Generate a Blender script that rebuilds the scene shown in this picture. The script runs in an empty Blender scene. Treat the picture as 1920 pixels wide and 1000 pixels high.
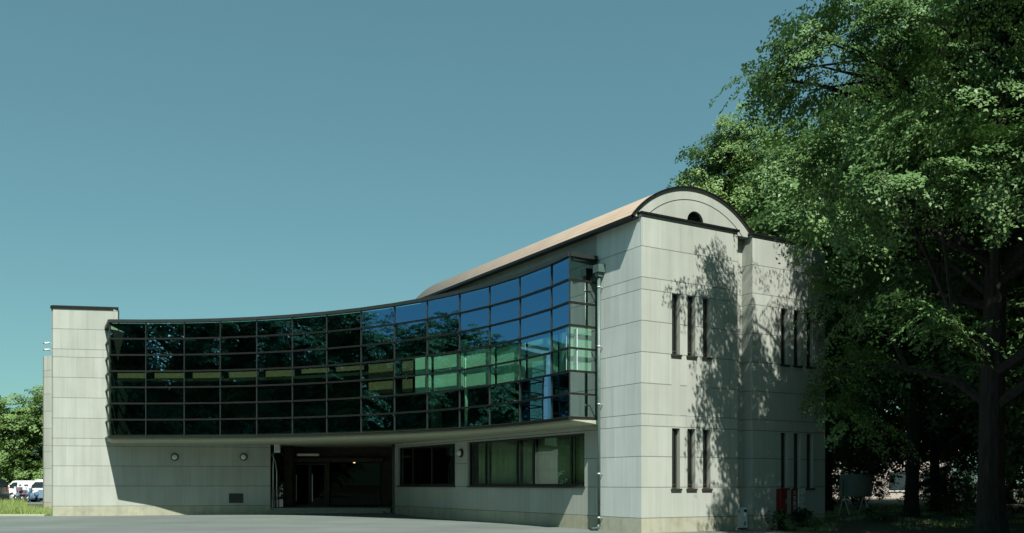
import bpy, bmesh, math, random
import numpy as np
from mathutils import Vector, Matrix
R = math.radians
SC = bpy.context.scene
COL = SC.collection

# ------------------------------------------------------------------ camera
EYE = 1.6
F, HOR, CX = 1740.0, 907.0, 960.0            # focal length, horizon row, centre column for a 1920 x 1000 frame
cam = bpy.data.cameras.new('camera')
cam_o = bpy.data.objects.new('camera', cam); COL.objects.link(cam_o)
cam_o.location = (0, 0, EYE); cam_o.rotation_euler = (R(90), 0, 0)
cam.sensor_width = 36.0; cam.lens = 36.0 * F / 1920.0
cam.shift_y = (HOR - 500.0) / 1920.0
cam.clip_start = 0.1; cam.clip_end = 5000
SC.camera = cam_o
# ------------------------------------------------------------------ sky, sun, exposure
SUN_DIR = Vector((-0.22, 1.0, -1.36)).normalized()      # the way the light travels
SUN_EL = math.asin(-SUN_DIR.z)
SUN_AZ = math.atan2(-SUN_DIR.x, -SUN_DIR.y)
w = bpy.data.worlds.new('World'); SC.world = w; w.use_nodes = True
nt = w.node_tree; bg = nt.nodes['Background']
sky = nt.nodes.new('ShaderNodeTexSky'); sky.sky_type = 'NISHITA'; sky.sun_disc = False
sky.sun_elevation = SUN_EL; sky.sun_rotation = SUN_AZ
sky.altitude = 200; sky.air_density = 1.0; sky.dust_density = 0.5; sky.ozone_density = 1.0
tint = nt.nodes.new('ShaderNodeMix'); tint.data_type = 'RGBA'; tint.blend_type = 'MULTIPLY'
tint.inputs[0].default_value = 1.0
SKY_TINT = (0.68, 1.17, 1.08, 1)
tint.inputs[7].default_value = SKY_TINT
gam = nt.nodes.new('ShaderNodeGamma'); gam.inputs[1].default_value = 0.6
nt.links.new(sky.outputs[0], gam.inputs[0]); nt.links.new(gam.outputs[0], tint.inputs[6]); nt.links.new(tint.outputs[2], bg.inputs[0])
bg.inputs[1].default_value = 0.10
sun = bpy.data.lights.new('sun', 'SUN'); sun.energy = 5.0; sun.angle = R(0.5); sun.color = (1.0, 0.985, 0.91)
sun_o = bpy.data.objects.new('sun', sun); COL.objects.link(sun_o)
sun_o.location = (0, -20, 40); sun_o.rotation_euler = SUN_DIR.to_track_quat('-Z', 'Y').to_euler()
vs = SC.view_settings
vs.view_transform = 'Standard'; vs.look = 'None'; vs.gamma = 1.0; vs.exposure = 0.61; vs.use_curve_mapping = False
SC.render.engine = 'CYCLES'
cy = SC.cycles
cy.use_denoising = True; cy.caustics_reflective = False; cy.caustics_refractive = False
cy.sample_clamp_indirect = 4; cy.max_bounces = 8; cy.transparent_max_bounces = 12
cy.diffuse_bounces = 3; cy.glossy_bounces = 3

# ------------------------------------------------------------------ materials
def nodes(name):
    m = bpy.data.materials.new(name); m.use_nodes = True
    t = m.node_tree; return m, t, t.nodes['Principled BSDF']
def N(t, typ, **kw):
    n = t.nodes.new(typ)
    for k, v in kw.items():
        setattr(n, k, v)
    return n
def math_n(t, op, a, b=None, c=None):
    n = N(t, 'ShaderNodeMath', operation=op)
    for i, v in enumerate((a, b, c)):
        if v is None: continue
        if isinstance(v, (int, float)): n.inputs[i].default_value = v
        else: t.links.new(v, n.inputs[i])
    return n.outputs[0]
def mixc(t, fac, a, b, blend='MIX'):
    n = N(t, 'ShaderNodeMix', data_type='RGBA', blend_type=blend)
    for s, v in ((0, fac), (6, a), (7, b)):
        if isinstance(v, (int, float)): n.inputs[s].default_value = v
        elif isinstance(v, tuple): n.inputs[s].default_value = (*v, 1)
        else: t.links.new(v, n.inputs[s])
    return n.outputs[2]
def noise(t, scale, detail=4, vec=None, rough=0.55):
    n = N(t, 'ShaderNodeTexNoise'); n.inputs['Scale'].default_value = scale
    n.inputs['Detail'].default_value = detail; n.inputs['Roughness'].default_value = rough
    if vec is not None: t.links.new(vec, n.inputs['Vector'])
    return n.outputs[0]
def mapr(t, v, a, b, c=0.0, d=1.0):
    n = N(t, 'ShaderNodeMapRange'); t.links.new(v, n.inputs[0])
    for i, x in enumerate((a, b, c, d)): n.inputs[i + 1].default_value = x
    return n.outputs[0]
def bump(t, h, strength, dist, b):
    n = N(t, 'ShaderNodeBump'); n.inputs['Strength'].default_value = strength; n.inputs['Distance'].default_value = dist
    t.links.new(h, n.inputs['Height']); t.links.new(n.outputs[0], b.inputs['Normal'])
def plain(name, col, rough=0.6, metal=0.0, var=0.12, scale=6.0, spec=0.4, emit=None):
    m, t, b = nodes(name)
    tc = N(t, 'ShaderNodeTexCoord')
    nz = noise(t, scale, 3, tc.outputs['Object'])
    f = mapr(t, nz, 0.3, 0.7, 1 - var, 1 + var)
    c = N(t, 'ShaderNodeVectorMath', operation='SCALE'); c.inputs[0].default_value = col
    t.links.new(f, c.inputs['Scale']); t.links.new(c.outputs[0], b.inputs['Base Color'])
    b.inputs['Roughness'].default_value = rough; b.inputs['Metallic'].default_value = metal
    b.inputs['Specular IOR Level'].default_value = spec
    if emit:
        b.inputs['Emission Color'].default_value = (*emit[0], 1); b.inputs['Emission Strength'].default_value = emit[1]
    return m

COURSES = [0.49, 1.48, 2.47, 3.45, 3.83, 4.82, 5.82, 6.82, 7.82, 8.21, 9.20, 10.14]
WALLC = (0.378, 0.400, 0.352)
def cladding(name, col=WALLC, base=(0.36, 0.36, 0.27), pitch=0.8, streak=0.0):
    m, t, b = nodes(name)
    tc = N(t, 'ShaderNodeTexCoord'); sep = N(t, 'ShaderNodeSeparateXYZ'); t.links.new(tc.outputs['UV'], sep.inputs[0])
    u, z = sep.outputs[0], sep.outputs[1]
    line = None; row = None
    for c in COURSES:
        k = math_n(t, 'COMPARE', z, c, 0.0135)
        g = math_n(t, 'GREATER_THAN', z, c)
        line = k if line is None else math_n(t, 'MAXIMUM', line, k)
        row = g if row is None else math_n(t, 'ADD', row, g)
    off = math_n(t, 'MULTIPLY', math_n(t, 'FRACT', math_n(t, 'MULTIPLY', row, 0.47)), pitch)
    uu = math_n(t, 'DIVIDE', math_n(t, 'ADD', u, off), pitch)
    fr = math_n(t, 'FRACT', uu)
    vert = math_n(t, 'MULTIPLY', math_n(t, 'COMPARE', fr, 0.5, 0.009 / pitch), math_n(t, 'LESS_THAN', z, 50.0))
    vert = math_n(t, 'MULTIPLY', vert, math_n(t, 'GREATER_THAN', z, COURSES[0]))
    cell = N(t, 'ShaderNodeCombineXYZ'); t.links.new(math_n(t, 'FLOOR', math_n(t, 'ADD', uu, 0.5)), cell.inputs[0]); t.links.new(row, cell.inputs[1])
    wn = N(t, 'ShaderNodeTexWhiteNoise', noise_dimensions='2D'); t.links.new(cell.outputs[0], wn.inputs['Vector'])
    var = mapr(t, wn.outputs[0], 0, 1, 0.93, 1.05)
    sp = noise(t, 55, 3, tc.outputs['Object'], 0.7)
    big = noise(t, 0.9, 4, tc.outputs['Object'])
    st = N(t, 'ShaderNodeMapping'); st.inputs['Scale'].default_value = (2.2, 2.2, 0.16); t.links.new(tc.outputs['Object'], st.inputs[0])
    stn = noise(t, 1.6, 4, st.outputs[0])
    f = math_n(t, 'MULTIPLY', var, mapr(t, sp, 0.3, 0.7, 0.93, 1.07))
    f = math_n(t, 'MULTIPLY', f, mapr(t, big, 0.3, 0.7, 0.95, 1.04))
    f = math_n(t, 'MULTIPLY', f, mapr(t, stn, 0.35, 0.72, 1.03, 0.90))
    plinth = math_n(t, 'LESS_THAN', z, COURSES[0])
    bn = noise(t, 3.0, 5, tc.outputs['Object'])
    bcol = mixc(t, mapr(t, bn, 0.45, 0.75), base, tuple(x * 0.78 for x in base))
    c0 = mixc(t, plinth, col, bcol)
    vm = N(t, 'ShaderNodeVectorMath', operation='SCALE'); t.links.new(c0, vm.inputs[0]); t.links.new(f, vm.inputs['Scale'])
    c1 = mixc(t, math_n(t, 'MULTIPLY', vert, 0.28), vm.outputs[0], (0.12, 0.12, 0.10))
    c2 = mixc(t, math_n(t, 'MULTIPLY', line, 0.68), c1, (0.07, 0.075, 0.06))
    t.links.new(c2, b.inputs['Base Color'])
    b.inputs['Roughness'].default_value = 0.85; b.inputs['Specular IOR Level'].default_value = 0.25
    h = math_n(t, 'SUBTRACT', math_n(t, 'MULTIPLY', sp, 0.25), line)
    bump(t, h, 0.35, 0.01, b)
    return m

def glass(name, trans, refl, rough=0.0):
    m = bpy.data.materials.new(name); m.use_nodes = True; t = m.node_tree
    t.nodes.remove(t.nodes['Principled BSDF']); out = t.nodes['Material Output']
    a = N(t, 'ShaderNodeBsdfTransparent'); a.inputs[0].default_value = (*trans, 1)
    g = N(t, 'ShaderNodeBsdfGlossy'); g.inputs[0].default_value = (*refl, 1); g.inputs['Roughness'].default_value = rough
    lw = N(t, 'ShaderNodeLayerWeight'); lw.inputs[0].default_value = 0.25
    tc = N(t, 'ShaderNodeTexCoord'); nz = noise(t, 0.7, 2, tc.outputs['Object'])
    bp = N(t, 'ShaderNodeBump'); bp.inputs['Strength'].default_value = 0.05; bp.inputs['Distance'].default_value = 0.02
    t.links.new(nz, bp.inputs['Height']); t.links.new(bp.outputs[0], g.inputs['Normal'])
    ad = N(t, 'ShaderNodeAddShader'); t.links.new(a.outputs[0], ad.inputs[0]); t.links.new(g.outputs[0], ad.inputs[1])
    t.links.new(ad.outputs[0], out.inputs[0])
    return m

def leafmat(name, c1, c2, tr, gloss=0.22, sc=0.35):
    m, t, b = nodes(name); out = t.nodes['Material Output']
    tc = N(t, 'ShaderNodeTexCoord')
    n1 = noise(t, sc, 3, tc.outputs['Object']); n2 = noise(t, 7.0, 2, tc.outputs['Object'])
    f = math_n(t, 'ADD', math_n(t, 'MULTIPLY', mapr(t, n1, 0.35, 0.65), 0.6), math_n(t, 'MULTIPLY', mapr(t, n2, 0.3, 0.7), 0.4))
    c = mixc(t, f, c1, c2)
    t.links.new(c, b.inputs['Base Color']); b.inputs['Roughness'].default_value = 0.42; b.inputs['Specular IOR Level'].default_value = gloss
    tl = N(t, 'ShaderNodeBsdfTranslucent'); tl.inputs[0].default_value = (*tr, 1)
    ad = N(t, 'ShaderNodeMixShader'); ad.inputs[0].default_value = 0.2
    t.links.new(b.outputs[0], ad.inputs[1]); t.links.new(tl.outputs[0], ad.inputs[2]); t.links.new(ad.outputs[0], out.inputs[0])
    return m

M = {}
M['clad'] = cladding('stone_cladding')
M['clad_bounce_lit'] = cladding('bounce_lit_stone_cladding', (0.58, 0.63, 0.60), (0.45, 0.46, 0.36))  # paler than the other stone: sunlight thrown by the glass, put into the colour
M['concrete'] = plain('soffit_concrete', (0.36, 0.37, 0.27), 0.85, var=0.08)
M['black'] = plain('black_metal', (0.012, 0.013, 0.012), 0.45, 0.3)
M['bronze'] = plain('bronze_frame', (0.042, 0.041, 0.033), 0.42, 0.2)
M['coping'] = plain('coping_metal', (0.030, 0.036, 0.034), 0.4, 0.2)
M['dark_bronze'] = plain('dark_bronze_frame', (0.020, 0.020, 0.016), 0.45, 0.2)
M['slit_frame'] = plain('olive_window_frame', (0.055, 0.050, 0.034), 0.45)
M['dark_trim'] = plain('dark_window_frame', (0.018, 0.022, 0.020), 0.5)
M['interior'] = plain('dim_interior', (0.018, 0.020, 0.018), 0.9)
M['blind'] = plain('blind_fabric', (0.48, 0.60, 0.58), 0.9, var=0.05, scale=2)
M['olive'] = plain('interior_panel', (0.18, 0.105, 0.070), 0.9, var=0.1)
M['column'] = plain('interior_column', (0.62, 0.66, 0.66), 0.8)
M['glass'] = glass('tinted_curtain_glass', (0.37, 0.57, 0.44), (0.10, 0.24, 0.44))
M['glass_end'] = glass('clear_end_glass', (0.36, 0.50, 0.40), (0.30, 0.38, 0.36))
M['glass_side'] = glass('clear_side_glass', (0.72, 0.80, 0.74), (0.06, 0.08, 0.08))
M['glass_low'] = glass('grey_window_glass', (0.42, 0.50, 0.40), (0.09, 0.11, 0.11))
M['glass_porch'] = glass('porch_glass', (0.08, 0.10, 0.08), (0.005, 0.007, 0.006))
M['glass_dark'] = glass('dark_slit_glass', (0.10, 0.12, 0.11), (0.14, 0.16, 0.16))
M['curtain'] = plain('curtain_cloth', (0.62, 0.68, 0.50), 0.95, var=0.08, scale=3)
M['pipe'] = plain('pipe_paint', (0.09, 0.14, 0.125), 0.4, 0.1)
M['steel'] = plain('galvanised_steel', (0.42, 0.46, 0.44), 0.42, 0.6)
M['white'] = plain('white_enamel', (0.68, 0.72, 0.70), 0.4, var=0.05)
M['lampglass'] = plain('frosted_lamp_glass', (0.62, 0.66, 0.62), 0.25, var=0.03)
M['red'] = plain('red_paint', (0.13, 0.012, 0.010), 0.45)
M['signwhite'] = plain('sign_white', (0.60, 0.66, 0.62), 0.5, var=0.04)
M['signtext'] = plain('sign_black_ink', (0.02, 0.02, 0.02), 0.6)
M['tank'] = plain('tank_paint', (0.28, 0.36, 0.33), 0.5)
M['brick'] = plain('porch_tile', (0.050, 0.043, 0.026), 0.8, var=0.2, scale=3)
M['step'] = plain('step_stone', (0.26, 0.27, 0.22), 0.85, var=0.15)
M['tyre'] = plain('tyre_rubber', (0.02, 0.02, 0.02), 0.85)
M['warm'] = plain('lit_downlight', (0.8, 0.6, 0.3), 0.5, emit=((1.0, 0.72, 0.36), 0.8))
M['tube'] = plain('canopy_light_cover', (0.34, 0.37, 0.30), 0.5, emit=((0.9, 1.0, 0.8), 0.02))
def bark():
    m, t, b = nodes('bark'); tc = N(t, 'ShaderNodeTexCoord')
    mp = N(t, 'ShaderNodeMapping'); mp.inputs['Scale'].default_value = (9, 9, 1.4); t.links.new(tc.outputs['Object'], mp.inputs[0])
    n = noise(t, 1.5, 5, mp.outputs[0]); c = mixc(t, mapr(t, n, 0.35, 0.7), (0.010, 0.009, 0.007), (0.032, 0.030, 0.024))
    t.links.new(c, b.inputs['Base Color']); b.inputs['Roughness'].default_value = 0.95; bump(t, n, 0.8, 0.03, b); return m
M['bark'] = bark()
M['leaf'] = leafmat('leaf_fresh', (0.060, 0.128, 0.044), (0.130, 0.225, 0.086), (0.10, 0.20, 0.045))
M['leaf_light'] = leafmat('leaf_light', (0.110, 0.195, 0.058), (0.195, 0.300, 0.105), (0.14, 0.25, 0.05))
M['leaf_big'] = leafmat('leaf_glossy', (0.066, 0.142, 0.048), (0.168, 0.275, 0.098), (0.10, 0.20, 0.045))
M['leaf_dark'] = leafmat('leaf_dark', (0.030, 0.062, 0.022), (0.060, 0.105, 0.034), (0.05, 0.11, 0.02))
M['grass'] = leafmat('grass_blade', (0.20, 0.30, 0.08), (0.36, 0.44, 0.16), (0.24, 0.34, 0.08), 0.2, 0.8)

def roofmat():
    m, t, b = nodes('ribbed_roof'); tc = N(t, 'ShaderNodeTexCoord'); sep = N(t, 'ShaderNodeSeparateXYZ'); t.links.new(tc.outputs['UV'], sep.inputs[0])
    fr = math_n(t, 'FRACT', math_n(t, 'DIVIDE', sep.outputs[0], 0.24))
    seam = math_n(t, 'LESS_THAN', fr, 0.14)
    n = noise(t, 1.2, 4, tc.outputs['Object'])
    c = mixc(t, mapr(t, n, 0.3, 0.7), (0.47, 0.35, 0.25), (0.55, 0.42, 0.31))
    c = mixc(t, math_n(t, 'MULTIPLY', seam, 0.45), c, (0.16, 0.13, 0.10))
    t.links.new(c, b.inputs['Base Color']); b.inputs['Roughness'].default_value = 0.5
    bump(t, seam, 0.6, 0.03, b); return m
M['roof'] = roofmat()
def asphalt():
    m, t, b = nodes('asphalt'); tc = N(t, 'ShaderNodeTexCoord'); v = tc.outputs['Object']
    a = noise(t, 0.25, 5, v); s = noise(t, 60, 2, v, 0.7)
    mp = N(t, 'ShaderNodeMapping'); mp.inputs['Scale'].default_value = (0.12, 0.9, 1); t.links.new(v, mp.inputs[0]); st = noise(t, 1.0, 5, mp.outputs[0])
    f = math_n(t, 'MULTIPLY', mapr(t, a, 0.3, 0.7, 0.86, 1.12), mapr(t, s, 0.25, 0.75, 0.75, 1.25))
    f = math_n(t, 'MULTIPLY', f, mapr(t, st, 0.35, 0.7, 0.93, 1.08))
    vm = N(t, 'ShaderNodeVectorMath', operation='SCALE'); vm.inputs[0].default_value = (0.128, 0.152, 0.139); t.links.new(f, vm.inputs['Scale'])
    t.links.new(vm.outputs[0], b.inputs['Base Color']); b.inputs['Roughness'].default_value = 0.9; b.inputs['Specular IOR Level'].default_value = 0.2
    bump(t, s, 0.5, 0.01, b); return m
M['asphalt'] = asphalt()
def soil():
    m, t, b = nodes('soil_and_turf'); tc = N(t, 'ShaderNodeTexCoord'); v = tc.outputs['Object']
    a = noise(t, 0.35, 5, v); s = noise(t, 9, 4, v)
    c = mixc(t, mapr(t, a, 0.42, 0.6), (0.040, 0.034, 0.024), (0.045, 0.060, 0.022))
    c = mixc(t, mapr(t, s, 0.3, 0.7), c, (0.060, 0.065, 0.032), 'MIX')
    t.links.new(c, b.inputs['Base Color']); b.inputs['Roughness'].default_value = 0.95; bump(t, s, 0.8, 0.05, b); return m
M['soil'] = soil()

# ------------------------------------------------------------------ builders
ROOT_LOC = {}
class MB:
    def __init__(self): self.v = []; self.f = []; self.uv = []; self.sm = []
    def face(self, pts, uv=None, smooth=False):
        i = len(self.v); self.v += [tuple(p) for p in pts]; self.f.append(tuple(range(i, i + len(pts))))
        self.uv += list(uv) if uv else [(p[0] + p[1], p[2]) for p in pts]; self.sm.append(smooth)
    def box(self, x0, x1, y0, y1, z0, z1, fr=None):
        """axis box; fr maps local (x,y,z) to world"""
        c = [(x, y, z) for z in (z0, z1) for y in (y0, y1) for x in (x0, x1)]
        if fr: c = [fr(*p) for p in c]
        for q in ((0, 2, 3, 1), (4, 5, 7, 6), (0, 1, 5, 4), (2, 6, 7, 3), (0, 4, 6, 2), (1, 3, 7, 5)):
            self.face([c[k] for k in q])
    def prism(self, poly, z0, z1):
        n = len(poly)
        self.face([(p[0], p[1], z1) for p in poly]); self.face([(p[0], p[1], z0) for p in reversed(poly)])
        for i in range(n):
            a, b = poly[i], poly[(i + 1) % n]
            self.face([(a[0], a[1], z0), (b[0], b[1], z0), (b[0], b[1], z1), (a[0], a[1], z1)])
    def tube(self, pts, rad, n=8, cap=True, smooth=True):
        pts = [Vector(p) for p in pts]
        if isinstance(rad, (int, float)): rad = [rad] * len(pts)
        rings = []; up = None
        for i, p in enumerate(pts):
            d = (pts[min(i + 1, len(pts) - 1)] - pts[max(i - 1, 0)]).normalized()
            if up is None or abs(up.dot(d)) > 0.98:
                up = Vector((0, 0, 1)) if abs(d.z) < 0.9 else Vector((1, 0, 0))
            a = d.cross(up).normalized(); b = a.cross(d).normalized(); up = b
            rings.append([p + (a * math.cos(2 * math.pi * k / n) + b * math.sin(2 * math.pi * k / n)) * rad[i] for k in range(n)])
        for i in range(len(rings) - 1):
            for k in range(n):
                k2 = (k + 1) % n
                self.face([rings[i][k], rings[i][k2], rings[i + 1][k2], rings[i + 1][k]][::-1], smooth=smooth)
        if cap:
            self.face(rings[0]); self.face(rings[-1][::-1])
    def lathe(self, c, axis, prof, n=20, smooth=True):
        """prof: (radius, height along axis)"""
        ax = Vector(axis).normalized(); t = Vector((0, 0, 1)) if abs(ax.z) < 0.9 else Vector((1, 0, 0))
        a = ax.cross(t).normalized(); b = ax.cross(a).normalized(); c = Vector(c)
        rings = [[c + ax * h + (a * math.cos(2 * math.pi * k / n) + b * math.sin(2 * math.pi * k / n)) * r for k in range(n)] for r, h in prof]
        for i in range(len(rings) - 1):
            for k in range(n):
                k2 = (k + 1) % n
                self.face([rings[i][k], rings[i][k2], rings[i + 1][k2], rings[i + 1][k]], smooth=smooth)
        self.face(rings[0][::-1]); self.face(rings[-1])
    def build(self, name, mat, parent=None, local=False, bevel=0.0, weld=True):
        off = Vector((0, 0, 0)) if (local or parent is None) else ROOT_LOC[parent.name]
        me = bpy.data.meshes.new(name)
        me.from_pydata([tuple(Vector(p) - off) for p in self.v], [], self.f)
        uvl = me.uv_layers.new(name='UVMap')
        uvl.data.foreach_set('uv', np.array(self.uv, dtype=np.float32).ravel())
        me.polygons.foreach_set('use_smooth', self.sm)
        if weld:
            bm = bmesh.new(); bm.from_mesh(me); bmesh.ops.remove_doubles(bm, verts=bm.verts, dist=0.0004)
            if bevel == 0: bmesh.ops.recalc_face_normals(bm, faces=bm.faces)
            else:
                bmesh.ops.recalc_face_normals(bm, faces=bm.faces)
                ed = [e for e in bm.edges if len(e.link_faces) == 2 and e.calc_face_angle(0) > 0.6]
                bmesh.ops.bevel(bm, geom=ed, offset=bevel, segments=2, affect='EDGES', profile=0.6)
            bm.to_mesh(me); bm.free()
        me.materials.append(mat)
        o = bpy.data.objects.new(name, me); COL.objects.link(o)
        if parent is not None:
            o.parent = parent
            ROOT_LOC[o.name] = ROOT_LOC.get(parent.name, Vector((0, 0, 0)))
        else:
            ROOT_LOC[o.name] = Vector((0, 0, 0))
        return o
def thing(name, label, cat, loc, rz=0.0, group=None):
    o = bpy.data.objects.new(name, None); COL.objects.link(o); o.location = loc; o.rotation_euler = (0, 0, rz)
    o.empty_display_size = 0.3
    ROOT_LOC[o.name] = Vector(loc); o['label'] = label; o['category'] = cat
    if group: o['group'] = group
    return o
def tag(o, label=None, cat=None, group=None, kind=None):
    for k, v in (('label', label), ('category', cat), ('group', group), ('kind', kind)):
        if v: o[k] = v
    return o
def copy_tree(o, parent=None):
    c = o.copy(); COL.objects.link(c)
    if parent is not None: c.parent = parent
    for ch in list(o.children): copy_tree(ch, c)
    return c

# ------------------------------------------------------------------ ground
def sstep(a, b, x):
    t = max(0.0, min(1.0, (x - a) / (b - a))); return t * t * (3 - 2 * t)
def zg(x, y):
    z = 0.10 * math.exp(-((x + 8) / 6.5) ** 2 - ((y - 47.5) / 3.0) ** 2)
    z += 0.32 * sstep(9.5, 12.5, x) * sstep(29, 35, y)
    z += 0.22 * sstep(47, 60, y) * sstep(-20, -24, x)
    return z
def grid_sheet(name, mat, xs, ys, dz=0.0, keep=None):
    mb = MB()
    for i in range(len(xs) - 1):
        for j in range(len(ys) - 1):
            q = [(xs[i], ys[j]), (xs[i + 1], ys[j]), (xs[i + 1], ys[j + 1]), (xs[i], ys[j + 1])]
            if keep and not keep((xs[i] + xs[i + 1]) / 2, (ys[j] + ys[j + 1]) / 2): continue
            mb.face([(x, y, zg(x, y) + dz) for x, y in q], smooth=True)
    return mb.build(name, mat)
gx = [-1500, -500, -200, -100] + [-70 + i * 1.5 for i in range(94)] + [100, 200, 500, 1500]
gy = [-800, -300, -120, -60, -30, -10] + [0 + i * 1.5 for i in range(60)] + [110, 200, 500, 1500, 2500]
tag(grid_sheet('ground', M['soil'], gx, gy), kind='structure')
ax = [-70 + i * 1.0 for i in range(83)]
mb = MB()
EDGE_L = -22.75
def asphalt_y1(x):                        # far edge of the paving
    return 45.35 if x < -22.6 else 50.5
for i in range(len(ax) - 1):
    x0, x1 = ax[i], ax[i + 1]
    ys = list(np.linspace(-60, 20, 9)) + list(np.linspace(21.5, asphalt_y1((x0 + x1) / 2), 20))
    for j in range(len(ys) - 1):
        if (x0 + x1) / 2 > 9.2 and ys[j] > 25: continue
        mb.face([(x, y, zg(x, y) + 0.006) for x, y in ((x0, ys[j]), (x1, ys[j]), (x1, ys[j + 1]), (x0, ys[j + 1]))], smooth=True)
tag(mb.build('driveway', M['asphalt']), kind='structure')
lot = MB()
lot.face([(x, y, zg(x, y) + 0.006) for x, y in ((-80, 62), (-24, 62), (-24, 76), (-80, 76))])
tag(lot.build('parking_lot', M['asphalt']), kind='structure')
kb = MB(); kb.box(-70, -22.85, 45.36, 45.52, -0.05, 0.10)
tag(kb.build('kerb', M['concrete'], bevel=0.015), kind='structure')

# ------------------------------------------------------------------ the curved hall
D1 = Vector((-0.517, 0.856, 0)); D2 = Vector((0.856, 0.517, 0)); C0 = Vector((4.14, 29.64, 0))
def ue(u, e, z): return tuple(C0 + D2 * u + D1 * e + Vector((0, 0, z)))
TOP = 10.22
SLIT_LO, SLIT_HI = (1.43, 3.41), (5.82, 7.82)
hall = thing('curved_hall', 'pale stone hall with a concave tinted glass front and a barrel vaulted roof', 'building', (4.14, 29.64, 0))

def wall(mb, P, d, nrm, L, z0, z1, holes=(), t=0.28, plain_cols=(), u_off=0.0):
    """solid wall panel: P start, d along, nrm outward, holes (u0,u1,za,zb)"""
    P, d, nrm = Vector(P), Vector(d), Vector(nrm)
    us = sorted({0.0, L} | {h[0] for h in holes} | {h[1] for h in holes} | {c for p in plain_cols for c in p[:2]})
    zs = sorted({z0, z1} | {h[2] for h in holes} | {h[3] for h in holes} | {c for p in plain_cols for c in p[2:]})
    def pt(u, z, k): return P + d * u - nrm * k + Vector((0, 0, z))
    for i in range(len(us) - 1):
        for j in range(len(zs) - 1):
            a, b, c, e = us[i], us[i + 1], zs[j], zs[j + 1]; mu, mz = (a + b) / 2, (c + e) / 2
            if any(h[0] < mu < h[1] and h[2] < mz < h[3] for h in holes): continue
            sh = 100.0 if any(p[0] < mu < p[1] and p[2] < mz < p[3] for p in plain_cols) else 0.0
            uv = [(a + u_off, c + sh), (b + u_off, c + sh), (b + u_off, e + sh), (a + u_off, e + sh)]
            mb.face([pt(a, c, 0), pt(b, c, 0), pt(b, e, 0), pt(a, e, 0)], uv)
            mb.face([pt(a, c, t), pt(a, e, t), pt(b, e, t), pt(b, c, t)], [uv[0], uv[3], uv[2], uv[1]])
    for (a, b, c, e) in holes:
        for q in (((a, c), (a, e)), ((b, e), (b, c)), ((a, e), (b, e)), ((b, c), (a, c))):
            (p0, q0), (p1, q1) = q
            mb.face([pt(p0, q0, 0), pt(p1, q1, 0), pt(p1, q1, t), pt(p0, q0, t)], [(0, 101)] * 4)
    for a in (0.0, L):
        mb.face([pt(a, z0, 0), pt(a, z1, 0), pt(a, z1, t), pt(a, z0, t)], [(0, z0), (0, z1), (t, z1), (t, z0)])
    mb.face([pt(0, z1, 0), pt(L, z1, 0), pt(L, z1, t), pt(0, z1, t)], [(0, 101)] * 4)

ARC_C = Vector((-17.45, 22.91, 0)); ARC_R = 21.03; T0 = 1.6575; DT = -0.08987
IDX = [0.12, 1.02, 2.0, 2.95, 3.94, 4.94, 5.93, 6.95, 7.97, 9.0, 10.05, 11.06, 12.12, 13.28, 14.0]
def arc(i, dr=0.0, z=0.0):
    a = T0 + DT * i
    return Vector((ARC_C.x + (ARC_R + dr) * math.cos(a), ARC_C.y + (ARC_R + dr) * math.sin(a), z))
NODE = [arc(i) for i in IDX]
A_PT = Vector(ue(0, 2.40, 0)); E_PT = Vector((-20.12, 45.96, 0))
ZB, ZT = 3.76, 9.36

# --- walls of the gable block
slit_u = [(1.265, 1.607), (1.93, 2.28), (2.61, 2.95)]
mb = MB()
holes = [(a, b, *z) for a, b in slit_u for z in (SLIT_LO, SLIT_HI)]
pc = [(a - 0.02, b + 0.02, SLIT_LO[1] + 0.42, SLIT_HI[0]) for a, b in slit_u]
wall(mb, ue(0, 0, 0), D2, -D1, 4.2, -0.3, TOP, holes, plain_cols=pc, u_off=0.23)
gw = mb.build('gable_wall', M['clad'], hall)
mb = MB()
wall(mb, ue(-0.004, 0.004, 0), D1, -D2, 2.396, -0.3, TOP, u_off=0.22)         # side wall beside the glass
mb.build('bounce_lit_side_wall', M['clad_bounce_lit'], hall)
mb = MB()
def e_at(x):
    k = (x - CX) / F; return (4.14 - 29.64 * k) / (0.517 + 0.856 * k)
W1 = (3.32, 11.95); W2 = (13.1, 19.2); WZ = (1.49, 3.38)
wall(mb, ue(0.14, 2.4, 0), D1, -D2, 17.2, -0.3, 3.58, [(W1[0] - 2.4, W1[1] - 2.4, *WZ), (W2[0] - 2.4, W2[1] - 2.4, *WZ)], u_off=2.62)
wall(mb, ue(0, 2.4, 0), D1, -D2, 13.9, 9.20, TOP - 0.08, u_off=2.62)
side = mb.build('side_wall', M['clad'], hall)
mb = MB()
wall(mb, ue(4.9, 0, 0), D2, -D1, 3.7, -0.3, TOP, [(a, b, *z) for a, b in ((1.40, 1.745), (2.05, 2.40), (2.72, 3.06)) for z in (SLIT_LO, SLIT_HI)], u_off=0.9)
wall(mb, ue(4.9, 0.282, 0), D1, -D2, 0.6, -0.3, TOP, u_off=0.3)
wall(mb, ue(8.6, 0.3, 0), D1, D2, 15, -0.3, TOP)
wing = mb.build('east_bay_wall', M['clad'], hall)
wing['label'] = 'right hand bay wall under tree shade'
mb = MB()
wall(mb, ue(4.2, 0.5, 0), D2, -D1, 0.7, -0.3, TOP, [(0.03, 0.36, *SLIT_LO), (0.03, 0.36, *SLIT_HI)])
mb.face([ue(4.2, 0.282, -0.3), ue(4.2, 0.7, -0.3), ue(4.2, 0.7, TOP), ue(4.2, 0.282, TOP)])
mb.build('recess_wall', M['clad'], hall)
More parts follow.
